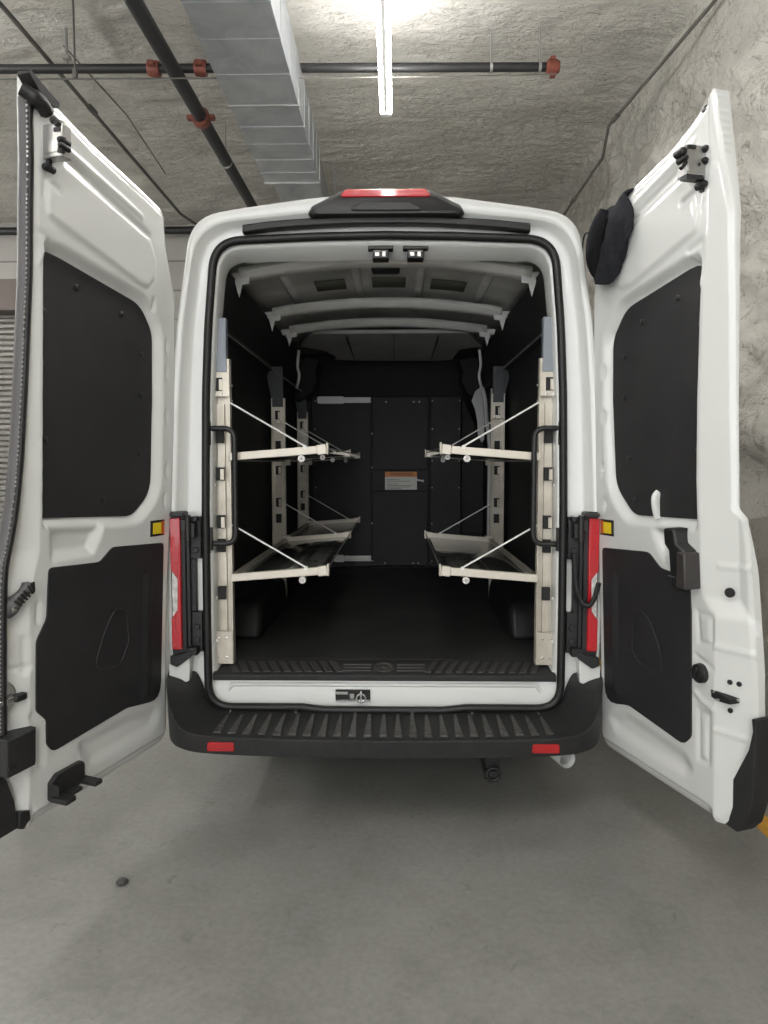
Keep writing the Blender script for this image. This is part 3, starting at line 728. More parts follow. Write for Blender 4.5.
DL = dict(
    outline=fillet([(-.02, .335), (.80, .325), (.845, .42), (.895, .62), (.895, 1.20), (.855, 1.36), (.825, 1.62), (.805, 2.06), (.795, 2.45), (.815, 2.870), (.48, 2.770), (.19, 2.705), (.055, 2.670), (.035, 2.52), (-.04, 2.31), (-.055, 1.9), (-.035, 1.35), (-.012, 1.0)],
                   [.07, .01, .03, .05, .08, .05, .1, .1, .1, .012, .1, .1, .05, .1, .1, .1, .1, .1], 5),
    crease=[(.30, .80), (1.15, .80), (1.30, .757), (2.6, .757), (2.75, .762), (2.9, .762)],
    upper=[(.75, 2.27), (.725, 2.325), (.645, 2.318), (.205, 2.248), (.125, 2.15), (.118, 1.864), (.122, 1.47), (.245, 1.380), (.75, 1.408)],
    upper_r=[.03, .04, .06, .14, .12, .2, .14, .10, .004],
    lower=[(.722, 1.233), (.465, 1.220), (.394, 1.270), (.066, 1.252), (.071, .552), (.30, .590), (.700, .562), (.729, .600), (.731, .690), (.778, .738), (.778, .985), (.731, 1.055)],
    lower_r=[.02, .05, .05, .02, .07, .12, .06, .03, .03, .03, .05, .05],
    pocket=[(.50, .806), (.435, .947), (.385, 1.012), (.315, 1.015), (.292, .873), (.340, .786)],
    screws=[(.566, 2.235), (.722, 2.119), (.32, 2.187), (.73, 1.945), (.711, 1.68), (.193, 2.049), (.189, 1.882), (.20, 1.637), (.414, 1.456)],
    plateau=[(.736, 2.434), (.242, 2.317), (.192, 2.318), (.153, 2.358), (.134, 2.424), (.183, 2.512), (.656, 2.628), (.745, 2.55)],
    ridges=[([(.66, 2.690), (.24, 2.590)], .012, .007), ([(.655, 2.655), (.19, 2.530)], .012, -.008), ([(.774, 2.259), (.753, 2.307), (.709, 2.343)], .010, .006), ([(.779, 2.378), (.709, 2.356)], .012, -.006), ([(.741, 2.50), (.735, 2.547), (.688, 2.533)], .012, -.006),
            ([(.767, 1.11), (.767, 1.055)], .010, -.010), ([(.815, 1.0), (.815, .89)], .012, -.010), ([(.93, .905), (.80, .905)], .008, -.008), ([(.79, .72), (.75, .66), (.75, .54)], .015, -.008)],
    dip=[(.723, 1.394), (.43, 1.379), (.44, 1.322), (.494, 1.240), (.667, 1.246), (.718, 1.239)],
    valley=[(.60, .55), (.274, .558), (.085, .53), (.075, .46), (.139, .425), (.507, .425)])
k = .86
DR = dict(
    outline=fillet([(-.035, .325), (.725, .320), (.79, .42), (.835, .60), (.835, .90), (.80, 1.33), (.785, 1.41), (.748, 1.44), (.745, 1.8), (.752, 2.30), (.757, 2.44), (.705, 2.850), (.48, 2.745), (.19, 2.678), (.010, 2.650), (-.005, 2.52), (-.045, 2.31), (-.065, 1.9), (-.05, 1.35), (-.035, 1.0)],
                   [.07, .012, .03, .05, .2, .04, .015, .015, .1, .05, .04, .01, .1, .1, .05, .1, .1, .1, .1, .1], 5),
    crease=[(.30, .69), (.55, .695), (1.06, .700), (1.13, .640), (1.54, .628), (1.82, .635), (2.163, .652), (2.36, .672), (2.61, .690), (2.9, .690)],
    upper=[(.640, 2.245), (.618, 2.296), (.560, 2.292), (.190, 2.228), (.098, 2.12), (.090, 1.87), (.105, 1.50), (.225, 1.385), (.615, 1.396)],
    upper_r=[.03, .04, .06, .14, .12, .2, .14, .10, .004],
    lower=[(.042, 1.232), (.355, 1.250), (.425, 1.196), (.584, 1.182), (.593, 1.06), (.590, .590), (.545, .545), (.215, .585), (.045, .540)],
    lower_r=[.02, .06, .06, .03, .05, .05, .05, .12, .07],
    pocket=[(.26, .978), (.306, 1.008), (.355, .985), (.414, .891), (.436, .79), (.383, .771), (.289, .79), (.244, .828)],
    screws=[(.499, 2.203), (.295, 2.154), (.617, 2.087), (.176, 2.035), (.172, 1.868), (.2, 1.62), (.237, 1.449), (.625, 1.919), (.598, 1.646)],
    plateau=[(.640, 2.40), (.26, 2.30), (.20, 2.30), (.155, 2.34), (.134, 2.42), (.175, 2.50), (.59, 2.61), (.65, 2.53)],
    ridges=[([(.62, 2.705), (.22, 2.590)], .012, .007), ([(.60, 2.655), (.17, 2.530)], .012, -.008), ([(.645, 2.22), (.635, 2.29), (.60, 2.325)], .010, .006), ([(.645, 2.36), (.59, 2.345)], .012, -.006), ([(.635, 2.48), (.628, 2.53), (.57, 2.515)], .012, -.006),
            ([(.62, 1.06), (.69, 1.06), (.69, .955), (.63, .955), (.62, 1.06)], .010, -.007), ([(.625, .70), (.672, .70), (.670, .525), (.625, .52), (.625, .70)], .010, -.007), ([(.61, .90), (.695, .875)], .008, -.006), ([(.605, .77), (.64, .745), (.695, .73)], .009, .007), ([(.70, 1.24), (.83, 1.24)], .008, .006), ([(.70, .96), (.83, .95)], .008, .006), ([(.70, .66), (.83, .65)], .008, .006)],
    dip=[(.345, 1.36), (.586, 1.379), (.560, 1.24), (.50, 1.215), (.43, 1.212), (.384, 1.285)],
    valley=[(.06, .50), (.185, .550), (.545, .516), (.60, .462), (.55, .42), (.112, .43)])

def make_door(s, D, label):
    xf = door_frame(s)
    du, dz = .0075, .009
    us = np.arange(-.06, .93, du); zs = np.arange(.29, 2.90, dz); U, Z = np.meshgrid(us, zs, indexing='ij')
    P = np.array(D['outline']); Pn = np.roll(P, -1, 0)
    def span(val, ax):      # extent of the outline along the other axis at each value
        lo = np.full(val.shape, 1e9); hi = np.full(val.shape, -1e9)
        for a, b in zip(P, Pn):
            m = (np.minimum(a[ax], b[ax]) <= val) & (val <= np.maximum(a[ax], b[ax])) & (abs(a[ax]-b[ax]) > 1e-9)
            q = a[1-ax] + (b[1-ax]-a[1-ax])*(val-a[ax])/(b[ax]-a[ax] if abs(b[ax]-a[ax]) > 1e-9 else 1)
            lo = np.where(m, np.minimum(lo, q), lo); hi = np.where(m, np.maximum(hi, q), hi)
        return lo, hi
    zlo, zhi = span(np.clip(us, .12, .70), 0)
    A = zhi[:, None]; Z = np.where(Z > 2.2, 2.2 + (Z-2.2)*(A+.018-2.2)/(zs[-1]-2.2), Z)
    A = zlo[:, None]; Z = np.where(Z < .50, .50 - (.50-Z)*(.50-A+.018)/(.50-zs[0]), Z)
    ulo, uhi = span(np.clip(Z, .45, 2.62), 1)
    U = np.where(U > .60, .60 + (U-.60)*(np.maximum(uhi, .64)+.0009-.60)/(us[-2]-.60), U)
    U = np.where(U < .15, .15 - (.15-U)*(.1509-np.minimum(ulo, .10))/(.15-us[1]), U)
    sd, cx, cz = sdf(D['outline'], U, Z)
    inside = sd <= 0; Uo = np.where(inside, U, cx); Zo = np.where(inside, Z, cz)
    # relief
    cr = np.interp(Zo, [c[0] for c in D['crease']], [c[1] for c in D['crease']])
    dd = np.maximum(0, -sd)
    h = np.zeros(U.shape)
    bev = np.maximum(0, Uo-cr-.004)
    slope = .46 if s > 0 else .62
    hb = -slope*np.minimum(bev, .12)
    flm = 1-ss((Uo-cr+.05)/.06)
    h -= .024*(1-ss((dd-.030)/.020))*flm
    h -= .008*(1-ss(dd/.018))
    up, _, _ = sdf(fillet(D['upper'], D['upper_r'], 5), Uo, Zo)
    h -= .034*(1-ss(np.maximum(up, 0)/.045))*(1-ss((Uo-cr+.03)/.022))
    dip, _, _ = sdf(fillet(D['dip'], .03, 4), Uo, Zo); h -= .026*ss(np.maximum(-dip, 0)/.05)
    va, _, _ = sdf(fillet(D['valley'], .05, 4), Uo, Zo); h -= .013*ss(np.maximum(-va+.015, 0)/.060)
    pt, _, _ = sdf(fillet(D['plateau'], .03, 4), Uo, Zo); h += .009*ss(np.maximum(-pt+.006, 0)/.020)
    for pl, w, a in D['ridges']: h += a*np.exp(-(pl_dist(pl, Uo, Zo)/w)**2)
    if s < 0:      # clip slots punched along the hinge flange
        sl = [(.151, 2.257), (.058, 2.103), (.055, 1.988), (.051, 1.804), (.045, 1.569), (.056, 1.438)]
    else:
        sl = [(.10, 2.12), (.055, 1.99), (.05, 1.80), (.045, 1.57), (.06, 1.42)]
    for a, b in sl: h -= .010*np.exp(-(((Uo-a)/.008)**2)**2-(((Zo-b)/.028)**2)**2)
    h = h + hb
    th = (.068 if s > 0 else .050) + .022*ss((1.4-Zo)/.2)
    nu, nz = U.shape
    keep = inside[:-1, :-1] | inside[1:, :-1] | inside[:-1, 1:] | inside[1:, 1:]
    idx = lambda i, j: i*nz+j
    front = [(idx(i, j), idx(i+1, j), idx(i+1, j+1), idx(i, j+1)) for i, j in zip(*np.nonzero(keep))]
    cnt = {}
    for f in front:
        for a, b in zip(f, f[1:]+f[:1]): cnt[(a, b)] = 1
    edge = [(a, b) for a, b in cnt if (b, a) not in cnt]
    used = sorted({i for f in front for i in f}); re = {o: n for n, o in enumerate(used)}; N = len(used)
    Uf, Zf, Hf, Tf, Sf = (q.ravel()[used] for q in (Uo, Zo, h, th, sd))
    mb = MB(xf)
    vs = [(a, b, c) for a, b, c in zip(Uf, Hf, Zf)] + [(a, -t + .012*float(q < .0 and 0), c) for a, t, c, q in zip(Uf, Tf, Zf, Sf)]
    fs = [tuple(re[i] for i in f) for f in front] + [tuple(re[i]+N for i in f[::-1]) for f in front] + [(re[b], re[a], re[a]+N, re[b]+N) for a, b in edge]
    mb.add(vs, fs)
    d = obj('rear_door', mb, M['paint'], van, angle=60); d['label'] = label
    # lining boards
    def board(poly, h0, h1, m, pk=None):
        m2 = MB(xf); m2.prism(poly, 'y', h0, h1); return obj('lining_board', m2, m, d, bevel=.002)
    board(fillet(D['upper'], D['upper_r'], 5), -.036, -.027, M['panel'])
    lo = fillet(D['lower'], D['lower_r'], 4)
    board(lo, -.012, .005, M['panel'])
    m2 = MB(xf); m2.tube([(p[0], .006, p[1]) for p in fillet(D['pocket'], .04, 5)], .0032, 6, closed=True); obj('pocket_outline', m2, M['panel'], d)
    m2 = MB(xf)
    for a, b in D['screws']: m2.lathe([(.012, 0), (.012, .004), (.007, .008), (0, .009)], (a, -.027, b), (0, 1, 0), 10)
    pieces('board_screw', m2, M['black'], d)
    # vertical pressed flute in the lower board
    u0 = .175 if s < 0 else .120
    m2 = MB(xf); m2.rows([[(u0-.038+.076*q, .004+k*math.sin(math.pi*q)**1.3, z) for q in np.linspace(0, 1, 13)] for z, k in ((.60, .0), (.62, .010), (1.08, .012), (1.14, 0.))]); obj('board_flute', m2, M['panel'], d)
    # reflector
    a, b = ((.109, 1.320) if s < 0 else (.077, 1.322))
    h0 = .002
    m2 = MB(xf); m2.b2((a-.047, -.004, b-.034), (a+.047, .004, b+.034)); rf = obj('reflector', m2, M['black'], d, bevel=.002)
    m2 = MB(xf); m2.b2((a-.020, .003, b-.024), (a+.034, .0065, b+.024)); obj('yellow_lens', m2, M['yellow'], rf)['label'] = 'yellow square lens'
    m2 = MB(xf); m2.b2((a-.042, .003, b-.028), (a-.022, .006, b+.028)); obj('orange_lens', m2, M['orange'], rf)['label'] = 'orange side lens'
    return d, xf

dl, xl = make_door(-1, DL, 'left rear door')
dr, xr = make_door(1, DR, 'right rear door')

# left door hardware
SEAL = [(.790, 2.79), (.786, 2.60), (.788, 2.45), (.789, 2.256), (.798, 2.062), (.812, 1.804), (.826, 1.61), (.845, 1.448), (.868, 1.335), (.888, 1.25), (.895, 1.10), (.895, .70)]
P = catmull([(u+.006, -.030, z) for u, z in SEAL], 6)
mb = MB(xl); mb.tube(P, .028, 10, flat=.7); sl = obj('edge_seal', mb, M['sealgrey'], dl, angle=80)
mb = MB(xl); mb.tube([(p[0]+.004, p[1]+.022, p[2]) for p in P], .010, 8); obj('seal_bead', mb, M['rubber'], sl, angle=80)
mb = MB(xl)
for a, b in zip(P[:-1], P[1:]):
    L = math.dist(a, b); n = max(1, int(L/.0135))
    for q in range(n):
        t = q/n; c = [a[i]*(1-t)+b[i]*t for i in range(3)]; mb.box((c[0]+.013, c[1]+.021, c[2]), (.006, .006, .006))
obj('seal_stitch', mb, M['steel'], sl)
# rubber wedge at the top corner
mb = MB(xl); mb.prism(fillet([(.828, 2.860), (.70, 2.812), (.700, 2.795), (.745, 2.788), (.79, 2.812), (.828, 2.846)], .008, 3), 'y', -.03, .022); cs = obj('corner_rubber', mb, M['rubber'], dl, bevel=.008)
mb = MB(xl); mb.tube(catmull([(.832, -.01, 2.80), (.805, .012, 2.785), (.775, .022, 2.770), (.748, .020, 2.750)], 5), [.022]*5+[.026]*5+[.024]*5+[.016], 12); obj('corner_hose', mb, M['rubber'], cs, angle=80)

def latch(xf, d, u, z0, z1, big):
    """bracket standing off the inner face, its end turned towards the free edge"""
    mb = MB(xf); mb.b2((u-.045, -.02, z0), (u, .080, z1)); o = obj('top_latch', mb, M['steel'], d, bevel=.004)
    zm = (z0+z1)/2
    mb = MB(xf); mb.b2((u-.002, .006, zm-.040), (u+.003, .074, zm-.002)); obj('latch_cover', mb, M['steel'], o, bevel=.002)
    mb = MB(xf)
    if big: B = [(.004, z1-.012, .012), (.006, z1-.052, .012), (.094, z1-.028, .014), (.086, z1-.050, .010), (.010, z0-.024, .012)]
    else: B = [(.050, z1+.006, .013), (.066, z1-.006, .012), (.080, z1-.060, .012), (.082, z1-.078, .010), (.018, z0-.030, .012)]
    for h, z, r in B: mb.lathe([(r, -.03), (r, .008), (r*.6, .015), (0, .016)], (u, h, z), (1, 0, 0), 14)
    if big: mb.b2((u-.01, .042, z1-.016), (u+.006, .076, z1-.004)); mb.beam((u, .100, z0+.020), (u, .080, z0+.045), .012, .012, (1, 0, 0)); mb.b2((u-.03, .012, z0-.010), (u+.004, .080, z0+.004)); mb.b2((u-.02, -.012, z0-.045), (u-.005, .008, z0+.01)); mb.lathe([(.006, 0), (.006, .005), (0, .005)], (u+.002, .030, zm-.014), (1, 0, 0), 10)
    else: mb.beam((u, .076, z0+.01), (u, .084, z1-.05), .016, .016, (1, 0, 0)); mb.b2((u-.02, .012, z0-.035), (u-.004, .022, z0+.005)); mb.b2((u-.005, .050, z1-.03), (u+.006, .076, z1-.018))
    pieces('latch_bolt', mb, M['black'], o)
latch(xl, dl, .752, 2.612, 2.722, False)
latch(xr, dr, .672, 2.568, 2.672, True)
# left: inner pull handle
hu, hz = .860, 1.135
mb = MB(xl)
P = catmull([(.888, -.025, 1.098), (.872, -.010, 1.125), (.850, .005, 1.155), (.825, .012, 1.180), (.800, .005, 1.185)], 6)
mb.tube(P, [.024+.006*math.sin(i*.35) if i < 18 else .026-.003*(i-18) for i in range(len(P))], 12, flat=.7)
lh = obj('pull_handle', mb, M['sealgrey'], dl, angle=70)
mb = MB(xl)
for i in range(7):
    t = .35+i*.09; k = int(t*(len(P)-1)); p = P[k]; q = V(P[k+1])-V(p); q.normalize()
    mb.tube([V(p)+V((-q.z, 0, q.x))*w + V((0, .018, 0)) for w in (-.018, 0, .018)], .004, 6)
pieces('grip_rib', mb, M['black'], lh)
mb = MB(xl); mb.lathe([(.014, 0), (.014, .006), (.006, .008), (0, .008)], (.876, .005, 1.118), (0, 1, 0), 14); obj('handle_screw', mb, M['chrome'], lh)
# left: latch striker plate
mb = MB(xl); mb.lathe([(.062, -.01), (.062, 0), (.055, .006), (0, .006)], (.895, -.045, .812), (.45, 1, 0), 20); o = obj('latch_plate', mb, M['steel'], dl)
mb = MB(xl); mb.beam((.94, -.01, .808), (.862, -.01, .808), .018, .018, (0, 0, 1)); mb.beam((.94, -.01, .832), (.875, -.01, .826), .010, .012, (0, 0, 1)); obj('latch_tongue', mb, M['chrome'], o, bevel=.003)
mb = MB(xl); mb.b2((.818, -.02, .795), (.865, .008, .820)); obj('tongue_tip', mb, M['black'], o, bevel=.006)
# left: buffer block, lower hook block, corner cap
mb = MB(xl); mb.prism(fillet([(.797, .0-.02), (.797, .022), (.815, .036), (.93, .036), (.93, -.05)], .006, 3), 'z', .566, .694); o = obj('buffer_block', mb, M['textured'], dl, bevel=.006)
mb = MB(xl); mb.b2((.900, .034, .592), (.925, .039, .606)); obj('buffer_notch', mb, M['hole'], o)
mb = MB(xl)
mb.prism(fillet([(.722, .385), (.722, .455), (.690, .478), (.565, .478), (.555, .462), (.555, .400), (.60, .385)], .012, 3), 'y', -.02, .02)
o = obj('lower_catch', mb, M['textured'], dl, bevel=.004)
mb = MB(xl); mb.b2((.672, .01, .385), (.722, .085, .404)); mb.b2((.60, .01, .385), (.66, .05, .400)); mb.b2((.535, .0, .39), (.575, .085, .408)); mb.prism([(.715, .41), (.722, .41), (.722, .455), (.712, .44)], 'y', .01, .05)
pieces('catch_prong', mb, M['textured'], o, bevel=.004)
mb = MB(xl); mb.prism(fillet([(.93, .600), (.885, .53), (.855, .45), (.845, .385), (.80, .375), (.80, .350), (.82, .345), (.93, .345)], .012, 3), 'y', -.085, -.012); o = obj('corner_cap', mb, M['textured'], dl, bevel=.006)
mb = MB(xl); mb.prism(fillet([(.845, .405), (.80, .395), (.795, .355), (.81, .35), (.825, .335), (.845, .345)], .006, 2), 'y', -.03, .0); obj('cap_clip', mb, M['black'], o, bevel=.004)
# right door hardware
mb = MB(xr); mb.prism(fillet([(.505, 1.362), (.565, 1.362), (.575, 1.31), (.618, 1.285), (.625, 1.150), (.545, 1.148), (.535, 1.28), (.512, 1.30)], .012, 3), 'y', -.02, .055); o = obj('inner_handle', mb, M['black'], dr, bevel=.008)
mb = MB(xr); mb.prism([(.592, 1.285), (.632, 1.280), (.638, 1.150), (.588, 1.15)], 'y', -.03, .066); obj('handle_cover', mb, mat('brown_black_plastic', (.035, .031, .030), .4), o, bevel=.006)
mb = MB(xr); mb.b2((.535, .052, 1.185), (.575, .058, 1.188)); obj('handle_mark', mb, M['sealgrey'], o)
mb = MB(xr); mb.lathe([(.030, -.01), (.036, .006), (.034, .022), (.024, .028), (0, .029)], (.640, -.005, .845), (0, 1, 0), 20); o = obj('access_plug', mb, M['black'], dr)
mb = MB(xr); mb.beam((.632, .026, .825), (.648, .026, .868), .012, .012, (0, 1, 0)); obj('plug_grip', mb, M['black'], o, bevel=.003)
mb = MB(xr)
def bev(u, c=.70): return -.46*max(0, u-c-.004)
for a, b, r in ((.752, .842, .009), (.780, .842, .009), (.753, .742, .009), (.752, 1.155, .017)): mb.lathe([(r, -.004), (r, .003), (0, .0035)], (a, bev(a), b), (.46, 1, 0), 14)
pieces('edge_hole', mb, M['hole'], dr)
mb = MB(xr); mb.prism([(.690, .800), (.715, .800), (.780, .792), (.780, .775), (.720, .768), (.692, .775)], 'y', -.04, .004); o = obj('lock_slot', mb, M['hole'], dr)
mb = MB(xr); mb.beam((.70, .002, .797), (.785, -.03, .787), .010, .008, (0, 0, 1)); mb.beam((.715, .004, .772), (.76, -.014, .785), .012, .008, (0, 0, 1)); obj('lock_claw', mb, M['chrome'], o)
mb = MB(xr); mb.tube(catmull([(.375, -.03, 1.385), (.376, -.018, 1.43), (.378, -.016, 1.465), (.378, -.03, 1.48)], 5), .020, 12, flat=.6); obj('board_clip', mb, M['paint'], dr, angle=80)
mb = MB(xr); mb.prism(fillet([(.840, .745), (.846, .70), (.828, .63), (.765, .51), (.722, .435), (.718, .318), (.775, .315), (.815, .36), (.845, .46), (.860, .745)], .01, 3), 'y', -.100, -.028); obj('corner_cap', mb, M['textured'], dr, bevel=.006)
mb = MB(xr); mb.lathe([(.014, 0), (.018, .012), (.012, .026), (0, .03)], (.640, -.04, 2.795), (-.2, .1, 1), 14); obj('top_buffer', mb, M['rubber'], dr)
mb = MB(xr); mb.lathe([(.006, 0), (.005, .003), (0, .003)], (.035, -.028, .40), (0, 1, 0), 8); obj('drain_hole', mb, M['hole'], dr)

# ------------------------------------------------------------------ jacket on the right door
def jacket():
    t = thing('jacket', tuple(xr(V((.12, .03, 2.35)))), 'black fleece jacket hung over the top of the right rear door', 'jacket')
    NU, NV = 40, 46
    def sheet(du, hmul, seed, shrink, zcut):
        rows = []
        for i in range(NU+1):
            s = i/NU
            row = []
            for j in range(NV+1):
                v = j/NV
                ztop = 2.618 + .040*s + .008*math.sin(s*9)                # along the door's sloping top
                zbot = 2.375 - .05*math.sin(min(1, s/.75)*math.pi*.5) + max(0, (s-.66)/.34)**1.6*.13 + zcut
                ul = .085 - .045*math.sin(min(1, v*1.3)*math.pi*.5) + .012*math.sin(v*5+seed); ur = .248 + .062*math.sin(min(1, v*1.05)*math.pi*.72) - .20*max(0, v-.80)
                ul += shrink; ur -= shrink
                u = ul + (ur-ul)*s
                z = ztop + (zbot-ztop)*v
                fold = .014*math.sin(s*11 + 2.4*v + seed) + .009*math.sin(s*23 - 3*v + seed*2) + .010*mnoise.noise(V((s*5, v*6, seed)))
                bulge = math.sin(math.pi*min(1, s*.98+.01))**.6
                h = (.012 + .040*bulge*(1-(1-min(1, v*2.2))**2)) + fold*min(1, v*3) * .9
                row.append((u, h*hmul, z))
            rows.append(row)
        return rows
    fr = sheet(0, 1., .6, 0, 0); bk = [[(p[0], -.045-.03*math.sin(math.pi*j/NV)*1, p[2]+ 0.) for j, p in enumerate(r)] for r in fr]
    rows = []
    for a, b in zip(fr, bk):
        crest = [(a[0][0], -.02, a[0][2]+.022), ]
        # front from hem up, over the door edge, then down the outside
        back = [(p[0], -.135-.02*math.sin(q*.4), p[2]-.0) for q, p in enumerate(a[:34])]
        rows.append(a[::-1] + [(a[0][0], .0, a[0][2]+.016), (a[0][0], -.05, a[0][2]+.026), (a[0][0], -.10, a[0][2]+.016)] + back)
    mb = MB(xr); mb.rows(rows); o = obj('jacket_body', mb, M['cloth'], t, angle=80, solid=.012, sub=1)
    # bunched sleeve fold in front, with a second fold in darker cloth
    mb = MB(xr)
    P = catmull([(.135, .030, 2.635), (.115, .045, 2.57), (.10, .05, 2.50), (.09, .047, 2.43), (.10, .040, 2.385)], 6)
    mb.tube(P, [.016+.030*math.sin(math.pi*(i+2)/(len(P)+3)) for i in range(len(P))], 14, flat=.6); obj('sleeve', mb, M['cloth'], t, angle=80)
    mb = MB(xr)
    P = catmull([(.175, .056, 2.59), (.145, .070, 2.53), (.12, .072, 2.46), (.115, .065, 2.40), (.15, .055, 2.362)], 6)
    mb.tube(P, [.012+.020*math.sin(math.pi*(i+1)/(len(P)+2)) for i in range(len(P))], 12, flat=.5); obj('front_fold', mb, M['clothdark'], t, angle=80)
    # drawstring at the left with a toggle
    mb = MB(xr)
    P = catmull([(.03, .03, 2.575), (-.0, .035, 2.580), (-.02, .035, 2.55), (-.027, .035, 2.47), (-.033, .035, 2.385)], 6)
    mb.tube(P, .0035, 6); mb.tube([(-.033, .035, 2.395), (-.034, .035, 2.383), (-.034, .035, 2.370)], [.003, .009, .004], 8); mb.tube([(-.034, .035, 2.37), (-.027, .035, 2.350)], .003, 6)
    obj('drawstring', mb, M['cloth'], t)
jacket()

# ------------------------------------------------------------------ inside the van: mat, partition, racks
mb = MB(); mb.b2((-.825, .19, .655), (.825, 3.17, .6665)); o = obj('floor_mat', mb, M['mat'], bevel=.003); tag(o, 'black rubber mat covering the whole load floor of the van', 'floor mat')

pt = thing('partition', (.05, 3.2, .6665), 'black panelled partition with a narrow door at the front of the cargo bay', 'partition')
def pan(name, x0, x1, z0, z1, y=3.2, t=.02, m=M['panel'], parent=pt): 
    mb = MB(); mb.b2((x0, y, z0), (x1, y+t, z1)); return obj(name, mb, m, parent, bevel=.003)
pan('side_panel', -.69, -.165, .67, 2.19); pan('side_panel', .365, .635, .67, 2.185)
pan('edge_strip', -.82, -.70, .67, 2.15, 3.23)
mb = MB(); mb.add([(.645, 3.2, .67), (.83, 3.10, .67), (.83, 3.10, 1.75), (.645, 3.2, 2.17), (.645, 3.22, .67), (.83, 3.12, .67), (.83, 3.12, 1.75), (.645, 3.22, 2.17)], [(0, 1, 2, 3), (7, 6, 5, 4), (0, 4, 5, 1), (1, 5, 6, 2), (2, 6, 7, 3), (3, 7, 4, 0)]); obj('wing_panel', mb, M['panel'], pt)
dd_ = pan('partition_door', -.155, .345, .675, 2.185, 3.215)
pan('upper_panel', -.150, .340, 1.545, 2.18, 3.203, .02, M['panel'], dd_); pan('lower_panel', -.150, .340, .68, 1.345, 3.203, .02, M['panel'], dd_)
mb = MB(); mb.b2((-.165, 3.206, .675), (-.153, 3.23, 2.18)); mb.b2((.345, 3.206, .675), (.362, 3.23, 2.18)); mb.b2((-.15, 3.208, 1.53), (.34, 3.214, 1.545)); mb.b2((-.15, 3.208, 1.345), (.34, 3.214, 1.36)); pieces('door_gap', mb, M['hole'], pt)
mb = MB()
for x, z in ((-.03, 2.14), (.215, 2.14), (.265, 2.14), (-.04, .70), (.215, .70), (.26, .70), (-.155, 1.56), (-.155, 1.86), (-.155, 1.06), (-.155, .72)): mb.lathe([(.008, 0), (.008, .004), (0, .006)], (x, 3.203, z), (0, -1, 0), 8)
for x in (.38, .62, -.66): 
    for z in (.72, 1.06, 1.38, 1.62, 1.90, 2.15): mb.lathe([(.006, 0), (.005, .004), (0, .005)], (x, 3.2, z), (0, -1, 0), 8)
pieces('panel_screw', mb, M['steel'], pt)
for z in (2.155, .745):
    lo = -.64 if z > 1 else -.50
    mb = MB(); mb.prism(fillet([(lo, z-.032), (-.40, z-.032), (-.40, z+.032), (lo, z+.032)], .02, 3), 'y', 3.175, 3.2); mb.b2((-.40, 3.18, z-.024), (-.165, 3.2, z+.024)); mb.b2((-.40, 3.172, z-.010), (-.165, 3.18, z+.006)); obj('slide_latch', mb, M['white'], pt, bevel=.003)['label'] = 'white painted slide latch'
# warning notice
mb = MB(); mb.b2((-.040, 3.206, 1.362), (.246, 3.214, 1.522)); no = obj('notice', mb, M['paper'], dd_); no['label'] = 'white notice with an orange heading'
mb = MB(); mb.b2((-.040, 3.2045, 1.476), (.246, 3.2065, 1.522)); obj('notice_heading', mb, M['header'], no)
mb = MB()
for i, (z, w) in enumerate(((1.452, .11), (1.436, .20), (1.414, .10), (1.400, .22), (1.386, .20), (1.373, .13))): mb.b2((-.02, 3.205, z-.003), (-.02+w, 3.2065, z+.003))
pieces('notice_print', mb, M['print'], no)
fc = bpy.data.curves.new('heading_text', 'FONT'); fc.body = 'WARNING'; fc.size = .042; fc.align_x = 'CENTER'; fc.align_y = 'CENTER'; fc.extrude = .0005
tmp = bpy.data.objects.new('tmp', fc); COL.objects.link(tmp); dg = bpy.context.evaluated_depsgraph_get(); tm = bpy.data.meshes.new_from_object(tmp.evaluated_get(dg))
bpy.data.objects.remove(tmp)
mb = MB(); mb.add([(.108+p.co.x, 3.2035-p.co.z, 1.499+p.co.y) for p in tm.vertices], [tuple(f.vertices) for f in tm.polygons]); obj('heading_text', mb, M['ink'], no, recalc=False)
mb = MB(); mb.beam((.235, 3.195, 1.452), (.300, 3.19, 1.440), .014, .014, (0, 0, 1)); mb.lathe([(.010, -.006), (.012, 0), (.010, .006)], (.300, 3.19, 1.440), (1, 0, 0), 10); mb.cyl((.25, 3.19, 1.45), (.25, 3.215, 1.45), .008, 8); obj('door_handle', mb, M['white'], dd_, bevel=.003)['label'] = 'white door lever'

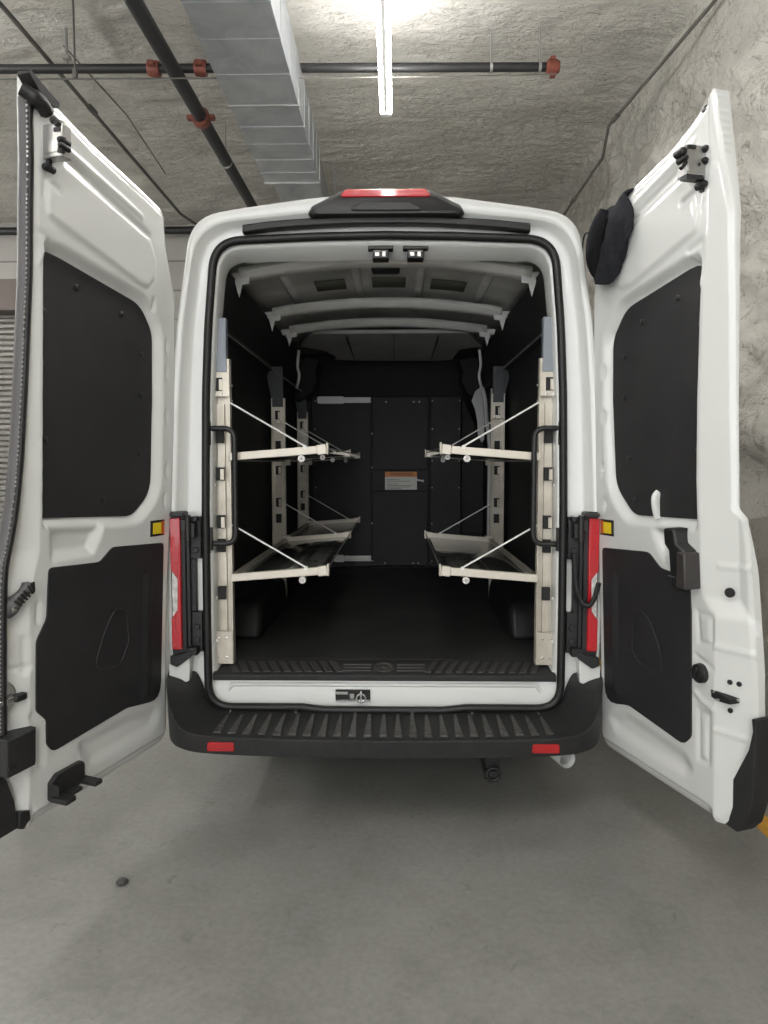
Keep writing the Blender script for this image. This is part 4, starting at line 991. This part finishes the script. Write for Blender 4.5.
def rack(s, ys, label):
    t = thing('shelf_rack', (s*.74, ys[0], .667), label, 'shelf rack', 'folding shelf racks')
    x0, x1 = s*.795, s*.700
    xl_, xr_ = min(x0, x1), max(x0, x1)
    for i, y in enumerate(ys):
        zt_ = 2.07 - .03*(i > 0) if s < 0 else 2.07
        near = i == 0
        mb = MB()
        mb.b2((xl_, y+.030, .667), (xr_, y+.034, zt_)); mb.b2((xl_, y, .667), (xl_+.008, y+.034, zt_)); mb.b2((xr_-.008, y, .667), (xr_, y+.034, zt_))
        mb.b2((xl_+.03, y+.018, .667), (xr_-.03, y+.032, zt_-.2))
        up = obj('upright', mb, M['alu'], t, bevel=.0015)
        mb = MB(); mb.b2((xl_+.002, y-.003, zt_-.17), (xr_-.002, y+.003, zt_)); mb.b2((xl_+.002, y-.003, .667), (xr_-.002, y+.004, .82))
        pieces('splice_plate', mb, M['arm'] if not near else M['alu'], up, bevel=.0015)
        mb = MB()
        for z in (zt_-.115, 1.72, 1.55, 1.33, 1.22, 1.0): mb.b2((xl_+.028, y-.005, z-.03), (xl_+.028+.034, y+.02, z+.03))
        pieces('slot', mb, M['hole'], up)
        mb = MB()
        for z in (zt_-.115, 1.55, 1.33): mb.b2((xl_+.048, y-.009, z-.026), (xl_+.064, y-.003, z+.022))
        pieces('slot_tab', mb, M['alu'], up)
        mb = MB()
        for z in (zt_-.02, zt_-.055, .70, .79, zt_-.16):
            for x in (xl_+.03, xr_-.03): mb.lathe([(.006, 0), (.005, .004), (0, .005)], (x, y-.003, z), (0, -1, 0), 8)
        for z in (1.95, 1.88, 1.3): mb.lathe([(.007, 0), (.007, .008), (0, .01)], (x1, y+.018, z), (-s, 0, 0), 8)
        pieces('rivet', mb, M['chrome'], up)
        # top bracket, fixed to the wall
        mb = MB(); top = 2.25
        a, b = (s*.785, s*.712)
        mb.prism([(a, zt_-.06), (b, zt_-.06), (b, zt_+.01), (b+ (s*.004), top), (a, top)], 'y', y-.008, y-.003)
        mb.prism([(a, zt_-.05), (s*.822, top-.08), (s*.822, top+.02), (a, top)], 'y', y+.02, y+.028)
        mb.b2((b+s*.0, y-.008, zt_), (b+s*.004, y+.03, top))
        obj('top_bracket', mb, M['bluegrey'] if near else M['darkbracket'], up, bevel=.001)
    for lvl, z0 in (('upper', 1.628), ('lower', 1.072)):
        y0, y1 = ys[0], ys[-1]
        zt2 = z0+.034
        mb = MB()
        mb.add([(s*.70, y0+.01, z0-.012), (s*.285, y0+.01, zt2-.014), (s*.285, y1, zt2-.014), (s*.70, y1, z0-.012)], [(0, 1, 2, 3)])
        sh = obj('shelf', mb, M['tray'], t, solid=.003)
        for y in ys:
            m2 = MB(); m2.beam((s*.705, y, z0), (s*.275, y, zt2), .024, .036); o = obj('arm', m2, M['arm'], sh, bevel=.003)
            m2 = MB()
            m2.beam((s*.305, y, zt2-.004), (s*.262, y, zt2+.002), .034, .046); m2.beam((s*.262, y, zt2+.004), (s*.252, y, zt2+.004), .038, .056)
            obj('arm_tip', m2, M['arm'], sh, bevel=.004)
            m2 = MB(); m2.lathe([(.004, -.016), (.016, -.016), (.016, .016), (.004, .016)], (s*.375, y-.004, z0-.008), (0, 1, 0), 16)
            if y == ys[0]: m2.lathe([(.004, -.013), (.013, -.013), (.013, .013), (.004, .013)], (s*.31, y+.3, z0+.0), (0, 1, 0), 16)
            obj('roller', m2, M['clear'], sh)
            m2 = MB(); m2.cyl((s*.700, y+.005, z0+.245), (s*.36, y+.0, z0+.048), .0042, 8); m2.cyl((s*.36, y-.014, z0+.045), (s*.36, y+.014, z0+.045), .009, 10)
            obj('stay_cable', m2, M['cable'], sh)
            m2 = MB(); m2.b2((min(s*.665, s*.72), y-.018, z0-.045), (max(s*.665, s*.72), y+.018, z0+.03)); m2.lathe([(.007, 0), (.007, .004), (0, .004)], (s*.69, y-.018, z0+.012), (0, -1, 0), 8); m2.lathe([(.007, 0), (.007, .004), (0, .004)], (s*.69, y-.018, z0-.022), (0, -1, 0), 8)
            if y != ys[0]: obj('arm_bracket', m2, M['alu'], sh, bevel=.002)
        m2 = MB(); m2.cyl((s*.262, y0, zt2+.006), (s*.262, y1, zt2+.006), .004, 8); obj('front_wire', m2, M['steel'], sh)
        m2 = MB(); m2.beam((s*.705, y0, z0-.004), (s*.705, y1, z0-.004), .016, .034); obj('back_rail', m2, M['alu'], sh, bevel=.002)
        m2 = MB(); m2.cyl((s*.69, y0+.05, z0-.01), (s*.69, y1-.05, z0+.008), .006, 8)
        pieces('shelf_stiffener', m2, M['steel'], sh)
    m2 = MB(); m2.cyl((s*.735, ys[0]+.05, 2.20), (s*.735, ys[-1], 2.20), .004, 8); obj('tie_wire', m2, M['steel'], t)
    return t
rack(-1, (.10, 1.72, 3.0), 'longer left shelf rack with three aluminium uprights and two folding shelves')
rack(1, (.10, 1.72), 'shorter right shelf rack with two aluminium uprights and two folding shelves')

# ------------------------------------------------------------------ light, world, view
w = bpy.data.worlds.new('world'); S.world = w; w.use_nodes = True
bg = w.node_tree.nodes['Background']; bg.inputs['Color'].default_value = (.97, .985, 1., 1); bg.inputs['Strength'].default_value = 2.1
S.view_settings.view_transform = 'Standard'; S.view_settings.look = 'None'; S.view_settings.gamma = 1.; S.view_settings.use_curve_mapping = False
S.view_settings.exposure = .68
S.cycles.use_denoising = True
S.cycles.max_bounces = 8; S.cycles.diffuse_bounces = 5; S.cycles.sample_clamp_indirect = 6.
